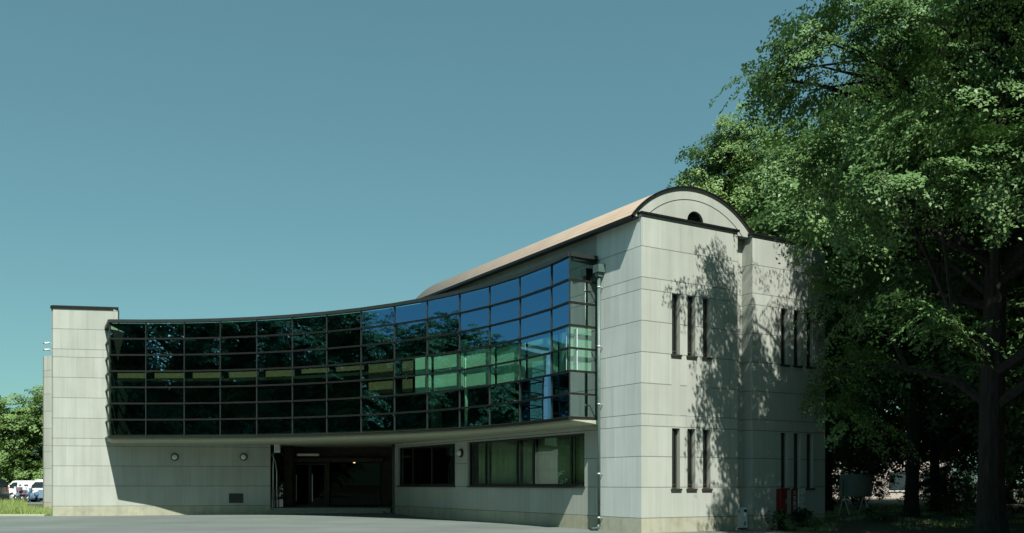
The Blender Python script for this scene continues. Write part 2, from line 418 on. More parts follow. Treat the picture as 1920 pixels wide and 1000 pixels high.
# parapet caps
mb = MB()
mb.box(-0.06, 4.24, -0.07, 0.30, TOP, TOP + 0.07, ue)
mb.box(4.24, 4.9, 0.44, 0.80, TOP - 0.03, TOP + 0.08, ue)
mb.box(4.83, 5.2, -0.07, 0.86, TOP, TOP + 0.07, ue)
mb.box(5.2, 8.7, -0.07, 0.30, TOP, TOP + 0.07, ue)
mb.build('parapet_cap', M['black'], hall)
mb = MB(); mb.box(-0.34, -0.10, 0.14, 16.3, 10.06, 10.165, ue); mb.box(-0.10, 0.0, 0.14, 16.3, 10.10, 10.15, ue)
mb.build('eave_gutter', M['black'], hall)
# flat roof
mb = MB(); mb.box(4.9, 8.58, 0.35, 15.2, 10.0, 10.12, ue); mb.build('flat_roof', M['concrete'], hall)
mb = MB(); wall(mb, ue(0, 15.2, 0), D2, D1, 8.6, 3.6, TOP); mb.build('rear_wall', M['clad'], hall)
# vault
VU, VZ, VR = 2.41, 8.0, 3.47
def va(i, n, r): # from left spring to right spring
    h = math.asin(2.71 / 3.47); a = -h + 2 * h * i / n
    return VU + r * math.sin(a), VZ + r * math.cos(a)
n = 36; mb = MB(); E0, E1 = 0.13, 16.4
for i in range(n):
    (u0, z0), (u1, z1) = va(i, n, VR), va(i + 1, n, VR)
    s0, s1 = i * 0.175, (i + 1) * 0.175
    mb.face([ue(u0, E0, z0), ue(u1, E0, z1), ue(u1, E1, z1), ue(u0, E1, z0)], [(s0, E0), (s1, E0), (s1, E1), (s0, E1)], True)
    (a0, b0), (a1, b1) = va(i, n, VR - 0.034), va(i + 1, n, VR - 0.034)
    mb.face([ue(a0, E0, b0), ue(a0, E1, b0), ue(a1, E1, b1), ue(a1, E0, b1)], [(0.2, 0)] * 4)
    mb.face([ue(u0, E1, z0), ue(u1, E1, z1), ue(a1, E1, b1), ue(a0, E1, b0)], [(0.2, 0)] * 4)
roof = mb.build('vault_roof', M['roof'], hall)
mb = MB()
for i in range(n):
    o0, o1, i0, i1 = va(i, n, VR + 0.012), va(i + 1, n, VR + 0.012), va(i, n, VR - 0.030), va(i + 1, n, VR - 0.030)
    for e in (0.08, 0.158):
        mb.face([ue(o0[0], e, o0[1]), ue(o1[0], e, o1[1]), ue(i1[0], e, i1[1]), ue(i0[0], e, i0[1])])
    mb.face([ue(o0[0], 0.08, o0[1]), ue(o1[0], 0.08, o1[1]), ue(o1[0], 0.16, o1[1]), ue(o0[0], 0.16, o0[1])])
    mb.face([ue(i0[0], 0.08, i0[1]), ue(i1[0], 0.08, i1[1]), ue(i1[0], 0.16, i1[1]), ue(i0[0], 0.16, i0[1])])
mb.build('roof_edge_trim', M['black'], roof)
# tympanum with a half round window
def tymp(name, e0, e1, rad, mat, notch, parent):
    bm = bmesh.new(); pts = []
    h = math.asin(2.71 / 3.47)
    for i in range(41):
        a = -h + 2 * h * i / 40; zz = VZ + rad * math.cos(a)
        pts.append((VU + rad * math.sin(a), max(zz, 10.17)))
    pts = pts + [(VU + 2.69, 10.165)]
    if notch:
        c, zb, r = notch
        pts.append((c + r, 10.165)); 
        for k in range(15):
            a = math.pi * k / 14; pts.append((c + r * math.cos(a), zb + r * math.sin(a)))
        pts.append((c - r, 10.165))
    pts.append((VU - 2.69, 10.165))
    off = ROOT_LOC[parent.name]
    vv = [bm.verts.new(Vector(ue(u, e0, z)) - off) for u, z in pts]; f = bm.faces.new(vv)
    r_ = bmesh.ops.extrude_face_region(bm, geom=[f])
    bmesh.ops.translate(bm, verts=[g for g in r_['geom'] if isinstance(g, bmesh.types.BMVert)], vec=D1 * (e1 - e0))
    bmesh.ops.triangulate(bm, faces=[q for q in bm.faces if len(q.verts) > 4]); bmesh.ops.recalc_face_normals(bm, faces=bm.faces)
    uvl = bm.loops.layers.uv.new('UVMap')
    for q in bm.faces:
        for l in q.loops:
            p = l.vert.co + off - C0; l[uvl].uv = (p.dot(D2), 100.2)
    me = bpy.data.meshes.new(name); bm.to_mesh(me); bm.free(); me.materials.append(mat)
    o = bpy.data.objects.new(name, me); COL.objects.link(o); o.parent = parent; ROOT_LOC[o.name] = off; return o
ty = tymp('vault_tympanum', 0.16, 0.42, VR - 0.036, M['clad'], (2.42, 10.34, 0.36), hall)
mb = MB()   # joint groove ring and verticals on the tympanum, dark sealant beads
for i in range(40):
    (a0, b0), (a1, b1) = va(2 + i * 32 / 40, 36, VR - 0.40), va(2 + (i + 1) * 32 / 40, 36, VR - 0.40)
    (c0, d0), (c1, d1) = va(2 + i * 32 / 40, 36, VR - 0.425), va(2 + (i + 1) * 32 / 40, 36, VR - 0.425)
    if b0 > 10.15: mb.face([ue(a0, 0.156, b0), ue(a1, 0.156, b1), ue(c1, 0.156, d1), ue(c0, 0.156, d0)])
mb.build('joint_bead', M['dark_trim'], ty)
hw = MB(); 
for k in range(14):
    a0, a1 = math.pi * k / 14, math.pi * (k + 1) / 14
    for r0, r1, ee in ((0.36, 0.31, 0.26),):
        p = [(2.42 + r * math.cos(a), 10.34 + r * math.sin(a)) for r, a in ((r0, a0), (r0, a1), (r1, a1), (r1, a0))]
        hw.face([ue(u, ee, z) for u, z in p]); hw.face([ue(p[3][0], ee, p[3][1]), ue(p[2][0], ee, p[2][1]), ue(p[2][0], ee + 0.06, p[2][1]), ue(p[3][0], ee + 0.06, p[3][1])])
lun = hw.build('lunette_frame', M['dark_trim'], hall)
g = MB(); g.face([ue(2.42 + 0.35 * math.cos(math.pi * k / 14), 0.30, 10.34 + 0.35 * math.sin(math.pi * k / 14)) for k in range(15)])
g.build('pane', M['glass_dark'], lun)

# --- slit windows: frame > pane, sill
def slit(u0, u1, e, z0, z1):
    mb = MB(); w_ = 0.045; d0, d1 = e + 0.15, e + 0.22
    mb.box(u0, u0 + w_, d0, d1, z0, z1, ue); mb.box(u1 - w_, u1, d0, d1, z0, z1, ue)
    mb.box(u0 + w_, u1 - w_, d0, d1, z1 - w_, z1, ue); mb.box(u0 + w_, u1 - w_, d0, d1, z0, z0 + w_, ue)
    mb.box(u0 + w_, u1 - w_, d0 + 0.01, d1, z0 + 0.12, z0 + 0.15, ue)
    f = mb.build('slit_window', M['slit_frame'], hall)
    p = MB(); p.face([ue(u0 + w_, e + 0.19, z0 + w_), ue(u1 - w_, e + 0.19, z0 + w_), ue(u1 - w_, e + 0.19, z1 - w_), ue(u0 + w_, e + 0.19, z1 - w_)])
    p.build('pane', M['glass_dark'], f)
    s = MB(); s.box(u0 - 0.05, u1 + 0.05, e - 0.06, e + 0.15, z0 - 0.06, z0 + 0.004, ue); s.build('sill', M['bronze'], f)
for z in (SLIT_LO, SLIT_HI):
    for a, b in slit_u: slit(a, b, 0.0, *z)
    for a, b in ((6.30, 6.645), (6.95, 7.30), (7.62, 7.96)): slit(a, b, 0.0, *z)
    slit(4.23, 4.56, 0.5, *z)

# --- ground floor windows in the side wall
def band_window(e0, e1, mull, curtains, label):
    mb = MB(); z0, z1 = WZ; fw = 0.07
    def ue(u, e, z): return tuple(C0 + D2 * (u + 0.14) + D1 * e + Vector((0, 0, z)))
    mb.box(0.10, 0.20, e0, e1, z1 - 0.08, z1, ue); mb.box(0.10, 0.20, e0, e1, z0, z0 + 0.10, ue)
    for e in (e0, e1 - fw): mb.box(0.10, 0.20, e, e + fw, z0 + 0.10, z1 - 0.08, ue)
    for e in mull: mb.box(0.11, 0.19, e - 0.045, e + 0.045, z0 + 0.10, z1 - 0.08, ue)
    f = mb.build('band_window', M['dark_trim'], hall); f['label'] = label
    p = MB(); p.face([ue(0.15, e0 + fw, z0 + 0.1), ue(0.15, e1 - fw, z0 + 0.1), ue(0.15, e1 - fw, z1 - 0.08), ue(0.15, e0 + fw, z1 - 0.08)])
    p.build('pane', M['glass_low'], f)
    s = MB(); s.box(-0.06, 0.12, e0 - 0.04, e1, z0 - 0.05, z0 + 0.004, ue); s.build('sill', M['bronze'], f)
    for (a, b, folds, name) in curtains:
        c = MB(); n_ = max(2, int((b - a) / 0.03)) if folds else 2
        for i in range(n_):
            p0, p1 = a + (b - a) * i / n_, a + (b - a) * (i + 1) / n_
            f0 = 0.34 + (0.06 * math.sin(p0 * 23) + 0.05 * math.sin(p0 * 9 + 1)) * folds; f1 = 0.34 + (0.06 * math.sin(p1 * 23) + 0.05 * math.sin(p1 * 9 + 1)) * folds
            c.face([ue(f0, p0, z0 + 0.02), ue(f1, p1, z0 + 0.02), ue(f1, p1, z1 - 0.02), ue(f0, p0, z1 - 0.02)], smooth=True)
        o = c.build(name, M['curtain'], f)
        so = o.modifiers.new('thick', 'SOLIDIFY'); so.thickness = 0.01
E = e_at
band_window(W1[0], W1[1], [E(1059), E(988.5), E(958.5), E(900)], [(E(1087), E(1060), 0, 'roller_blind'), (E(1058), E(990), 0, 'roller_blind'), (E(985), E(961), 1, 'curtain'), (E(955), E(904), 1, 'curtain'), (E(897), E(882), 1, 'curtain')], 'wide band window with pale curtains')
band_window(W2[0], W2[1], [E(800), E(765)], [], 'dark band window next to the entrance')
# interior of the lower floor and porch
def shell(poly, z0, z1, name, mat):
    mb = MB()
    for i in range(len(poly) - 1):
        a, b = poly[i], poly[i + 1]; mb.face([(a[0], a[1], z0), (b[0], b[1], z0), (b[0], b[1], z1), (a[0], a[1], z1)])
    return mb.build(name, mat, hall)
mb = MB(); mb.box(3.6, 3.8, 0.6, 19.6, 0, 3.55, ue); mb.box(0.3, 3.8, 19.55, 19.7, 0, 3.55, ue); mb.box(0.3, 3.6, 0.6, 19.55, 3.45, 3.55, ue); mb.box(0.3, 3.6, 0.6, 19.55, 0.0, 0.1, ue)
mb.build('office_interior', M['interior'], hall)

# --- left tower and the wall under the glass
TD = Vector((math.cos(R(10)), math.sin(R(10)), 0)); TN = Vector((TD.y, -TD.x, 0)); TP = Vector((-22.5, 45.5, 0))
def tw(s, d, z): return tuple(TP + TD * s - TN * d + Vector((0, 0, z)))
mb = MB()
wall(mb, TP, TD, TN, 3.0, -0.3, TOP, u_off=0.3)
ch = Vector((-22.66, 45.66, 0)); cd = (TP - ch).normalized(); cl = (TP - ch).length
wall(mb, ch, cd, Vector((cd.y, -cd.x, 0)), cl, -0.3, TOP, t=0.2, u_off=2.0)
tower_poly = [Vector(tw(0, 0, 0)), Vector(tw(3.0, 0, 0)), Vector((-21.75, 50.04, 0)), Vector((-24.0, 50.0, 0)), ch]
for k in (1, 2, 3):
    pa, pb = tower_poly[k], tower_poly[k + 1]; dd = (pb - pa).normalized(); wall(mb, pa, dd, Vector((dd.y, -dd.x, 0)), (pb - pa).length, -0.3 if k > 1 else 3.6, TOP, t=0.2)
tower = mb.build('tower_wall', M['clad'], hall)
mb = MB(); cen = Vector((-21.7, 47.8, 0)); poly = [tuple((p + (p - cen).normalized() * 0.07)[:2]) for p in tower_poly]
mb.prism(poly, TOP, TOP + 0.12); mb.build('tower_cap', M['black'], hall)
mb = MB(); wall(mb, tw(3.0, 0, 0), TD, TN, 7.34, -0.3, 3.58, u_off=3.4)
mb.build('porch_side_wall', M['clad'], hall)
# lower side wing behind the tower
mb = MB(); q = [(-27.6, 54.6), (-27.35, 54.25), (-26.9, 54.1), (-20.5, 54.9)]
for i in range(3):
    a, b = Vector((*q[i], 0)), Vector((*q[i + 1], 0)); d = (b - a).normalized(); wall(mb, a, d, Vector((d.y, -d.x, 0)), (b - a).length, -0.3, 9.05, t=0.15, u_off=i * 0.4)
wall(mb, (-27.0, 61.5, 0), (Vector((-27.6, 54.6, 0)) - Vector((-27.0, 61.5, 0))).normalized(), (-1, 0, 0), 6.9, -0.3, 9.05, t=0.15)
mb.prism([(-27.5, 54.7), (-27.3, 54.35), (-26.9, 54.2), (-20.5, 55.0), (-20.5, 61), (-26.9, 61)], 8.8, 9.0)
wall(mb, (-27.3, 56.0, 0), (1, 0, 0), (0, -1, 0), 5.5, 9.0, 9.62, t=0.15)
wall(mb, (-27.3, 60.0, 0), (0, -1, 0), (-1, 0, 0), 4.0, 9.0, 9.62, t=0.15)
mb.build('rear_wing_wall', M['clad'], hall)
mb = MB(); mb.prism([(-27.36, 55.94), (-21.7, 55.94), (-21.7, 60.1), (-27.36, 60.1)], 9.62, 9.72); mb.build('rear_wing_cap', M['black'], hall)

# --- glass box: soffit, coping, mullions, glass, interior
fine = [arc(IDX[0] + (14.0 - IDX[0]) * k / 70.0) for k in range(71)]
mb = MB(); ZS0, ZS1 = 3.585, 3.745
ks = [IDX[0] + (14.0 - IDX[0]) * k / 70.0 for k in range(71)]
lowf = [arc(min(max(k, IDX[0] + 0.12), 13.86), 0.34, ZS0) for k in ks]
for i in range(70):
    k0, k1 = ks[i], ks[i + 1]
    mb.face([arc(k0, 0, ZS1), arc(k1, 0, ZS1), arc(k1, 9, ZS1), arc(k0, 9, ZS1)])
    mb.face([lowf[i], arc(k0, 9, ZS0), arc(k1, 9, ZS0), lowf[i + 1]])
    mb.face([arc(k0, 0, ZS1), lowf[i], lowf[i + 1], arc(k1, 0, ZS1)], smooth=True)
e1 = Vector((E_PT.x, E_PT.y, ZS1)); e0 = Vector((E_PT.x + 0.3, E_PT.y, ZS0)); k0 = ks[0]
mb.face([arc(k0, 0, ZS1), arc(k0, 2.2, ZS1), e1]); mb.face([lowf[0], e0, arc(k0, 2.2, ZS0), arc(k0, 9, ZS0)]); mb.face([arc(k0, 0, ZS1), e1, e0, lowf[0]])
mb.face([arc(14, 0, ZS1), lowf[70], arc(14, 1.3, ZS0), arc(14, 1.3, ZS1)])
mb.build('soffit_slab', M['concrete'], hall)
mb = MB()
for i in range(70):
    for z in (9.10, 9.20): mb.face([arc(ks[i], 0.14, z), arc(ks[i + 1], 0.14, z), arc(ks[i + 1], 3.4, z), arc(ks[i], 3.4, z)])
    mb.face([arc(ks[i], 0.14, 9.10), arc(ks[i + 1], 0.14, 9.10), arc(ks[i + 1], 0.14, 9.20), arc(ks[i], 0.14, 9.20)])
mb.build('glass_box_roof', M['dark_trim'], hall)
mb = MB()
iw = [arc(0.0, 0.0) + Vector((-0.2, 1.2, 0))] + [arc(k, 3.3) for k in (0.3, 2, 4, 6, 8, 10, 12, 14)]
for i in range(len(iw) - 1):
    a, b = iw[i], iw[i + 1]; mb.face([(a.x, a.y, 3.8), (b.x, b.y, 3.8), (b.x, b.y, 9.1), (a.x, a.y, 9.1)])
for z in (3.80, 6.52):
    for k in range(28):
        t0, t1 = 0.2 + 13.6 * k / 28, 0.2 + 13.6 * (k + 1) / 28; d_in = 0.25 if z < 5 else 0.9
        a, b, c_, d_ = arc(t0, d_in), arc(t1, d_in), arc(t1, 3.25), arc(t0, 3.25)
        for zz in (z, z + 0.14): mb.face([(p.x, p.y, zz) for p in (a, b, c_, d_)])
        mb.face([(a.x, a.y, z), (b.x, b.y, z), (b.x, b.y, z + 0.14), (a.x, a.y, z + 0.14)])
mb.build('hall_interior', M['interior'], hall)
rows = [3.86 + i * (9.22 - 3.86) / 7 for i in range(8)]
pts_c = [E_PT] + NODE + [A_PT]
rnd = random.Random(4)
gl = MB(); ge = MB(); gs = MB()
for i in range(len(pts_c) - 1):
    a, b = pts_c[i], pts_c[i + 1]; d = (b - a).normalized(); nn = Vector((d.y, -d.x, 0))
    tgt = ge if i == len(pts_c) - 2 else (gs if i == 0 else gl)
    for j in range(7):
        j0, j1, k0, k1 = [rnd.uniform(-0.004, 0.004) for _ in range(4)]
        z0, z1 = rows[j], rows[j + 1]
        q = [a - nn * (0.03 + j0), b - nn * (0.03 + j1), b - nn * (0.03 + k1), a - nn * (0.03 + j0 + k1 - j1)]
        tgt.face([(q[0].x, q[0].y, z0), (q[1].x, q[1].y, z0), (q[2].x, q[2].y, z1), (q[3].x, q[3].y, z1)])
mg = MB()
def bar_between(mb, a, b, z0, z1, d_out, d_in, ext=0.0):
    d = (b - a).normalized(); nn = Vector((d.y, -d.x, 0)); a = a - d * ext; b = b + d * ext
    mb.box(0, (b - a).length, -d_out, d_in, z0, z1, lambda x, y, z, a=a, d=d, nn=nn: tuple(a + d * x - nn * y + Vector((0, 0, z))))
tg = MB()
for i in range(len(pts_c) - 1):
    a, b = pts_c[i], pts_c[i + 1]
    for j in range(1, 7):
        bar_between(tg, a, b, rows[j] - 0.032, rows[j] + 0.016, 0.022 + 0.001 * (i % 2), 0.06, -0.013)
        bar_between(mg, a, b, rows[j] + 0.016, rows[j] + 0.028, 0.034 + 0.001 * (i % 2), 0.06, -0.013)  # paler strip stands for the sunlit top edge of the transom
tg.build('transom', M['dark_bronze'], hall, weld=False)
for i, p in enumerate(pts_c):
    q0, q1 = pts_c[max(i - 1, 0)], pts_c[min(i + 1, len(pts_c) - 1)]; d = (q1 - q0).normalized(); nn = Vector((d.y, -d.x, 0))
    mg.box(-0.010, 0.010, -0.010, 0.08, ZB + 0.02, ZT - 0.15, lambda x, y, z, p=p, d=d, nn=nn: tuple(p + d * x - nn * y + Vector((0, 0, z))))
grid = mg.build('curtain_wall_frame', M['bronze'], hall, weld=False)
gl.build('curtain_wall_glass', M['glass'], hall, weld=False)
gs.build('side_glass', M['glass_side'], hall, weld=False)
ge.build('end_glass', M['glass_end'], hall, weld=False)
cp = MB(); bt = MB(); mg2 = MB()
for i in range(len(pts_c) - 1):
    a, b = pts_c[i], pts_c[i + 1]
    bar_between(cp, a, b, rows[7], ZT, 0.06, 0.15)
    bar_between(bt, a, b, 3.752, rows[0] - 0.02, 0.03, 0.10); bar_between(mg2, a, b, rows[0] - 0.02, rows[0], 0.045, 0.10)  # upper strip again paler, as a sunlit edge over the dark trim
cp.build('coping', M['coping'], hall, weld=False); bt.build('bottom_trim', M['dark_bronze'], hall, weld=False); mg2.build('bottom_lit_edge', M['bronze'], hall, weld=False)
# blinds and panels just inside the glass
for i in range(14):
    a, b = NODE[i], NODE[i + 1]; d = (b - a).normalized(); nn = Vector((d.y, -d.x, 0)); L = (b - a).length
    def panel(name, mat, r0, r1, x0, x1, dep=0.30, th=0.03):
        q = MB(); q.box(L * x0, L * x1, dep, dep + th, r0, r1, lambda x, y, z: tuple(a + d * x - nn * y + Vector((0, 0, z)))); return q.build(name, mat, hall)
    if i <= 6:
        panel('inner_panel', M['olive'], rows[3] + 0.30 * (1 if i < 5 else 1.7), rows[4] - 0.06, 0.16, 0.96)
    elif i <= 8:
        panel('inner_panel', M['olive'], rows[3] + 0.12, rows[4] - 0.06, 0.10, 0.86 if i == 7 else 0.42)
        panel('inner_panel', M['olive'], rows[2] + 0.14, rows[3] - 0.08, 0.10, 0.86 if i == 7 else 0.40)
        if i == 8: panel('roller_blind', M['blind'], rows[2] + 0.02, rows[4] + 0.04, 0.5, 0.97)
    else:
        panel('roller_blind', M['blind'], rows[2] + 0.02, rows[4] - (0.02 if i < 11 else 0.10), 0.05, 0.97)
a, b = NODE[14], A_PT; d = (b - a).normalized(); nn = Vector((d.y, -d.x, 0))
q = MB(); q.box(0.06, 1.1, 0.25, 0.28, rows[2] + 0.03, rows[4] - 0.02, lambda x, y, z: tuple(a + d * x - nn * y + Vector((0, 0, z)))); q.build('roller_blind', M['blind'], hall)
cb = MB(); p = NODE[10]; p = p + (p - ARC_C).normalized() * 0.38; cb.lathe((p.x, p.y, 3.9), (0, 0, 1), [(0.07, 0), (0.07, 2.9)], 12); cb.build('inner_column', M['column'], hall)

# --- entrance porch
pw = MB()
pw.box(-12.75, -11.9, 50.75, 51.0, 0, 3.58); pw.box(-7.2, -5.6, 50.75, 51.0, 0, 3.58); pw.box(-11.9, -7.2, 50.75, 51.0, 2.75, 3.58)
pw.box(-12.7, -12.45, 47.6, 50.75, 0, 3.58)
pe = Vector(ue(0, 19.6, 0)); pw.face([(pe.x, pe.y, 0), (-5.9, 50.75, 0), (-5.9, 50.75, 3.58), (pe.x, pe.y, 3.58)])
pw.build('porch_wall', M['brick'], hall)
pp = MB()
for k in range(7): pp.box(-12.12, -11.68, 49.3, 49.75, 0.32 + k * 0.46, 0.32 + k * 0.46 + 0.445)
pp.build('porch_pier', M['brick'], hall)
st = MB(); st.box(-12.7, -6.5, 46.95, 47.4, -0.1, 0.19); st.box(-12.6, -6.2, 47.4, 50.75, -0.1, 0.35); st.build('porch_step', M['step'], hall, bevel=0.01)
for x0 in (-11.85, -10.98):
    db = MB(); x1 = x0 + 0.83
    db.box(x0, x0 + 0.06, 50.55, 50.6, 0.36, 2.70); db.box(x1 - 0.06, x1, 50.55, 50.6, 0.36, 2.70); db.box(x0 + 0.06, x1 - 0.06, 50.55, 50.6, 0.36, 0.46); db.box(x0 + 0.06, x1 - 0.06, 50.55, 50.6, 2.62, 2.70)
    d_ = db.build('door', M['dark_trim'], hall)
    p = MB(); p.face([(x0 + 0.06, 50.575, 0.46), (x1 - 0.06, 50.575, 0.46), (x1 - 0.06, 50.575, 2.62), (x0 + 0.06, 50.575, 2.62)]); p.build('pane', M['glass_porch'], d_)
    h_ = MB(); hx = x0 + 0.1; h_.box(hx, hx + 0.045, 50.46, 50.50, 0.62, 2.1); h_.box(hx, hx + 0.045, 50.50, 50.56, 0.7, 0.74); h_.box(hx, hx + 0.045, 50.50, 50.56, 1.98, 2.02); h_.build('handle', M['steel'], d_)
p = MB(); p.face([(-10.0, 50.62, 0.36), (-7.2, 50.62, 0.36), (-7.2, 50.62, 2.72), (-10.0, 50.62, 2.72)]); p.build('door_sidelight', M['glass_porch'], hall)
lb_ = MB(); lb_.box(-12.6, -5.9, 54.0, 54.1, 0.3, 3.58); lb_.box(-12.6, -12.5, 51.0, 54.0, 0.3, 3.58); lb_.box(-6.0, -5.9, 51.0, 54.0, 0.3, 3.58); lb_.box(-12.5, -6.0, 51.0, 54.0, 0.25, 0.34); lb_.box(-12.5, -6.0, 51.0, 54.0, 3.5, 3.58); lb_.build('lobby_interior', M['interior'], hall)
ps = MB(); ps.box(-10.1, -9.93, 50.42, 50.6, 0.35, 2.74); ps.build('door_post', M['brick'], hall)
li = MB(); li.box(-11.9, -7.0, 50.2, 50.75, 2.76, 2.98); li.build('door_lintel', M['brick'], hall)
lt = MB(); lt.box(-11.5, -10.35, 49.6, 49.85, 3.08, 3.2); lt.build('canopy_light', M['tube'], hall, bevel=0.03)
dl = MB(); dl.lathe((-8.55, 50.3, 2.76), (0, 0, -1), [(0.06, 0), (0.06, 0.04), (0.02, 0.06)], 12); dl.build('lit_downlight', M['warm'], hall)
sg = MB(); sg.box(-12.28, -12.24, 47.45, 47.62, 0.36, 3.25); sg.box(-12.28, -11.75, 47.62, 47.66, 0.40, 3.2); sg.build('porch_screen', M['glass_dark'], hall)
sf = MB(); sf.tube([(-12.2, 47.40, 0.37), (-12.2, 47.40, 2.5), (-12.16, 47.40, 2.9), (-12.28, 47.40, 3.1)], 0.035, 8); sf.tube([(-12.02, 47.42, 0.37), (-12.02, 47.42, 2.2), (-12.1, 47.42, 2.8)], 0.03, 8); sf.build('screen_rail', M['steel'], hall)
# vent grille on the porch side wall
vs_ = []
vg = MB()
s0 = 8.31
vg.box(s0, s0 + 0.70, -0.03, 0.0, 0.62, 1.10, lambda x, y, z: tw(x, y, z))
for k in range(6): vg.box(s0 + 0.04, s0 + 0.66, -0.05, -0.03, 0.66 + k * 0.07, 0.69 + k * 0.07, lambda x, y, z: tw(x, y, z))
vg.build('vent_grille', M['dark_trim'], hall)

# ------------------------------------------------------------------ downpipe on the side wall (fixed, part of the hall)
dp = MB(); eP = e_at(1130) - 0.0; uP = -0.16
dp.tube([ue(uP, eP, 0.16), ue(uP, eP, 8.75)], 0.055, 10)
dp.tube([ue(uP, eP, 0.22), ue(uP - 0.02, eP, 0.11), ue(uP - 0.10, eP + 0.12, 0.07), ue(uP - 0.12, eP + 0.30, 0.06)], 0.055, 10)
pipe = dp.build('downpipe', M['pipe'], hall)
hp = MB(); hp.box(uP - 0.13, -0.004, eP - 0.16, eP + 0.16, 8.72, 8.98, ue); hp.box(uP - 0.09, uP + 0.09, eP - 0.09, eP + 0.09, 8.58, 8.72, ue); hp.build('hopper_head', M['pipe'], pipe)
for z in (0.42, 1.9, 4.25, 6.2, 8.2):
    bk_ = MB(); bk_.lathe(ue(uP, eP, z), (0, 0, 1), [(0.066, 0), (0.066, 0.06)], 12); bk_.box(uP, -0.002, eP - 0.012, eP + 0.012, z + 0.01, z + 0.05, ue); bk_.build('pipe_bracket', M['steel'], pipe)

# ------------------------------------------------------------------ lamps, camera, boxes, signs
def wall_lamp(c, nrm, label):
    o = thing('wall_lamp', label, 'wall lamp', c, 0, 'round bulkhead lamps on the porch walls')
    nrm = Vector(nrm).normalized()
    m1 = MB(); m1.lathe(c, nrm, [(0.19, 0.0), (0.19, 0.05), (0.165, 0.10), (0.12, 0.11)], 24); m1.build('ring', M['dark_trim'], o)
    m2 = MB(); m2.lathe(c, nrm, [(0.14, 0.06), (0.138, 0.12), (0.11, 0.17), (0.06, 0.195), (0.01, 0.20)], 20); m2.build('globe', M['lampglass'], o)
def tw_at(x, z, d=0.0):
    k = (x - CX) / F; s = (22.5 + 45.5 * k) / (0.9848 - 0.1736 * k); return tw(s, -d, z)
wall_lamp(tw_at(328, 2.93), TN, 'round wall lamp at the left of the pair on the shaded porch wall')
wall_lamp(tw_at(457, 2.95), TN, 'round wall lamp nearer the entrance on the shaded porch wall')
wall_lamp(ue(0.14, e_at(860), 2.93), -D2, 'round wall lamp on the narrow pier between the two band windows')
bx = thing('junction_box', 'small pale box hanging under the soffit beside the entrance', 'utility box', (-11.95, 47.3, 3.2))
q = MB(); q.box(-12.1, -11.82, 47.2, 47.45, 3.18, 3.585); q.build('case', M['signwhite'], bx, bevel=0.01)
q = MB(); q.box(-12.04, -11.88, 47.185, 47.2, 3.24, 3.5); q.build('cover', M['steel'], bx)
for k, (z, lab) in enumerate(((8.55, 'white security camera, upper one on the tower corner'), (8.22, 'white security camera, lower one on the tower corner'))):
    c = Vector((-22.98, 46.2, z)); o = thing('security_camera', lab, 'camera', c, 0, 'security cameras on the tower corner')
    q = MB(); q.tube([c + Vector((0.12, 0.05, 0)), c + Vector((-0.12, -0.05, 0.04))], 0.02, 6); q.build('arm', M['white'], o)
    q = MB(); q.tube([c + Vector((-0.02, 0.0, 0.05)), c + Vector((-0.20, -0.22, 0.0))], 0.05, 10); q.build('housing', M['white'], o)
    q = MB(); q.tube([c + Vector((-0.20, -0.22, 0.0)), c + Vector((-0.21, -0.235, -0.004))], 0.038, 10); q.build('lens', M['black'], o)

mbx = thing('meter_box', 'white electric meter cabinet at the foot of the recess in the gable', 'meter box', ue(4.5, 0.1, 0))
q = MB(); q.box(4.27, 4.80, 0.12, 0.38, 0.06, 0.78, ue); q.build('cabinet', M['white'], mbx, bevel=0.02)
q = MB(); q.box(4.62, 4.74, 0.105, 0.12, 0.62, 0.70, ue); q.build('window', M['black'], mbx)
q = MB(); q.box(4.60, 4.70, 0.105, 0.12, 0.16, 0.30, ue); q.build('latch', M['steel'], mbx)
q = MB(); q.box(4.34, 4.42, 0.11, 0.12, 0.60, 0.68, ue); q.build('name_plate', M['steel'], mbx)
fb = thing('hose_box', 'red fire hose box standing against the shaded bay wall', 'fire box', ue(6.2, -0.2, 0))
q = MB(); q.box(6.05, 6.36, -0.24, -0.01, 0.62, 1.42, ue); q.build('case', M['red'], fb, bevel=0.015)
q = MB(); q.box(6.09, 6.32, -0.252, -0.24, 0.70, 1.34, ue); q.build('door', M['red'], fb)
q = MB(); q.tube([ue(6.28, -0.262, 0.9), ue(6.28, -0.262, 1.05)], 0.015, 6); q.build('handle', M['steel'], fb)
q = MB(); q.box(6.1, 6.31, -0.20, -0.05, zg(9.5, 32) - 0.1, 0.62, ue); q.build('stand', M['black'], fb)

